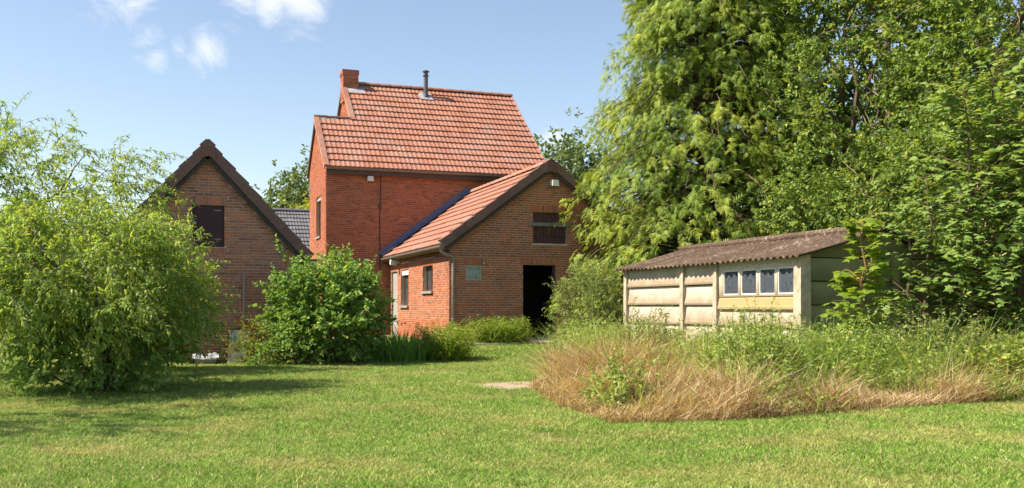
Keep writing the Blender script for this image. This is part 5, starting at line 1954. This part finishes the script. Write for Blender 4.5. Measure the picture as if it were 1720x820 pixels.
def rough_patch():
    rg = np.random.RandomState(191)
    # bare dry soil under the rough growth
    A = Acc()
    c = PATCH.mean(0)
    k = len(PATCH)
    ring = [(x, y, float(gz(x, y)) + .006) for x, y in PATCH]
    ccs = [(7.5, 11.5), (8.5, 15.5)]
    pts = []
    gx, gy = np.meshgrid(np.arange(4.2, 13.8, .3), np.arange(8.8, 20.4, .3))
    ins = inside(gx.ravel() + .15, gy.ravel() + .15, PATCH)
    for x, y in zip(gx.ravel()[ins], gy.ravel()[ins]):
        p = [(x, y), (x + .3, y), (x + .3, y + .3), (x, y + .3)]
        A.quad(*[(u, v, float(gz(u, v)) + .012) for u, v in p])
    A.build('soil_bed', M['soil'], kind='structure')

    def sample(n, poly, wt=None):
        lo, hi = poly.min(0), poly.max(0)
        X = np.zeros((0, 2))
        while len(X) < n:
            q = rg.uniform(lo, hi, (n * 2, 2))
            ok = inside(q[:, 0], q[:, 1], poly)
            if wt is not None:
                ok &= rg.rand(len(q)) < wt(q[:, 0], q[:, 1])
            X = np.concatenate([X, q[ok]])
        return X[:n]

    def green(x, y):      # share of living growth: towards the shed and the middle of the strip
        f = 9.45 + .22 * np.sin(x * 1.7) + .18 * np.sin(x * 4.1)
        g = sst(x, 6.0, 7.4) * sst(y, f, f + .8)
        g = np.maximum(g, .8 * np.exp(-((x - 6.75) / .4) ** 2) * sst(y, 8.9, 9.3))
        g = np.maximum(g, .6 * np.exp(-(((x - 4.95) / .3) ** 2 + ((y - 9.95) / .35) ** 2)))
        g = np.maximum(g, .9 * sst(x + .3 * (y - 14), 7.7, 8.9))
        g = np.maximum(g, .85 * sst(x, 9.9, 10.7) * sst(y, 9.2, 9.8))
        return g

    hum = lumps(np.random.RandomState(77), 16, .42)

    def heights(x, y):
        return (.31 + .24 * sst(x, 4.3, 6.5) * sst(y, 9, 10.6)) * np.clip(hum(np.stack([x * .8, y * .8, x * 0 + y * .3], 1)), .35, 1.7)
    # dry grass: leaning stalks, and flattened stalks lying through them
    def dry(n, lean_lo, lean_hi, hs, wlo, whi, acc):
        X = sample(n, PATCH, lambda x, y: np.clip(1.05 - 1.05 * green(x, y), .07, 1))
        x, y = X[:, 0], X[:, 1]
        P = np.stack([x, y, gz(x, y)], 1)
        az = 1.6 * np.sin(x * .9 + 1.3 * np.sin(y * .8)) + rg.normal(size=n) * 1.5
        lean = rg.uniform(lean_lo, lean_hi, n)
        P[:, 2] += (lean_lo > .8) * rg.uniform(0, .3, n) * heights(x, y) * 1.6
        edge = np.minimum(sst(x - (4.3 + (y - 9) * .16), 0, .9), sst(y, 8.95, 9.7))
        Hh = heights(x, y) * rg.uniform(.4, 1.35, n) * (.45 + .55 * edge) * hs
        acc.blades(P, az, lean, Hh, rg.uniform(wlo, whi, n), rg.uniform(-.1, .5, n), np.clip(.42 + .22 * np.sin(x * 2.1) * np.sin(y * 2.6) + .4 * rg.normal(size=n), 0, 1))
    D = Acc()
    dry(26000, .02, 1.1, 1.0, .003, .0065, D)
    dry(24000, .9, 1.35, 1.1, .003, .008, D)
    dry(9000, .1, 1.2, .6, .006, .012, D)
    dry(1500, .0, .6, 1.7, .003, .005, D)
    tag(D.build('dry_grass', M['dry'], kind='stuff'), 'tangled straw coloured dry grass in front of the shed', 'grass')
    # living weeds: long blades and leafy stems
    n = 19000
    X = sample(n, PATCH, lambda x, y: np.clip(green(x, y) + .02, 0, 1))
    x, y = X[:, 0], X[:, 1]
    P = np.stack([x, y, gz(x, y)], 1)
    hw = (.45 + .38 * sst(y, 9.4, 11.2)) * np.clip(hum(np.stack([x * .9, y * .9, x * .4], 1)), .5, 1.5)
    Hh = hw * rg.uniform(.5, 1.2, n)
    W = Acc().blades(P, rg.uniform(0, 6.28, n), rg.uniform(.05, .6, n), Hh, rg.uniform(.006, .016, n), rg.uniform(.1, .9, n), np.clip(rg.rand(n) * .9 + .15 * (rg.rand(n) < .12), 0, 1))
    m = 3000
    X = sample(m, PATCH, lambda x, y: np.clip(green(x, y) - .1, 0, 1))
    B = np.stack([X[:, 0], X[:, 1], gz(X[:, 0], X[:, 1])], 1)
    D = rg.normal(size=(m, 3)) * .25 + np.array((0, 0, 1.))
    TL = (.42 + .4 * sst(X[:, 1], 9.4, 11.2)) * np.clip(hum(np.stack([X[:, 0] * .9, X[:, 1] * .9, X[:, 0] * .4], 1)), .5, 1.5) * rg.uniform(.6, 1.2, m)
    st = Acc()
    twig_leaves(W, st, rg, LANCE, B, D, TL, 15, .12, 1.1, .3, (.07, .15), .32, .9, .004)
    tag(W.build('green_weeds', M['weed'], kind='stuff'), 'tall green weeds and grasses growing along the shed', 'weeds')
    tag(st.build('weed_stalks', M['deadtwig'], kind='stuff'), 'thin brown stalks standing among the green weeds', 'weeds')


rough_patch()
for k, (x, y, r, hh, mt, lab) in enumerate([
        (7.55, 14.2, .5, .45, 'willow', 'leafy grey green bush below the middle shed post'),
        (8.2, 12.6, .55, .46, 'weed', 'green bushy weeds in front of the shed window bay'),
        (7.3, 10.6, .45, .4, 'weed', 'rounded green bush rising out of the dry grass'),
        (9.0, 11.0, .55, .45, 'weed', 'bushy nettle growth left of the maple sapling'),
        (10.9, 11.2, .55, .45, 'willow', 'pale green weed bush right of the maple sapling'),
        (5.0, 10.1, .17, .2, 'weed', 'small green tuft alone in the dry grass')]):
    leafy_shrub('weed_bush', (x, y, 0), (x, y, hh), (r, r * .75, hh * .95), int(90 * r), 8, 11, mt, lab, 210 + k, (.04, .09), .34, .5, tpl=LANCE, zmin=.06, TL=(.18, .42), cat='bush', amp=.3)


def clover():
    rg = np.random.RandomState(201)
    A = Acc()
    n = 45
    d = rg.uniform(6.4, 15, n)
    xc = rg.uniform(-.5, .56, n) * d
    for q, e in zip(xc, d):
        x, y = q * .942 + e * .3355, -q * .3355 + e * .942
        if inside(np.array([x]), np.array([y]), PATCH)[0]:
            continue
        z = float(gz(x, y)) + rg.uniform(.03, .06)
        r = rg.uniform(.004, .009)
        v = [(x - r, y, z), (x + r, y, z), (x, y - r, z), (x, y + r, z), (x, y, z + r), (x, y, z - r)]
        A.add(v, [(0, 2, 4), (2, 1, 4), (1, 3, 4), (3, 0, 4), (2, 0, 5), (1, 2, 5), (3, 1, 5), (0, 3, 5)])
    tag(A.build('clover_flowers', M['white'], kind='stuff'), 'tiny white clover heads dotted over the lawn', 'flowers')


clover()
print('triangles', sum(len(m.polygons) * m.users for m in bpy.data.meshes))
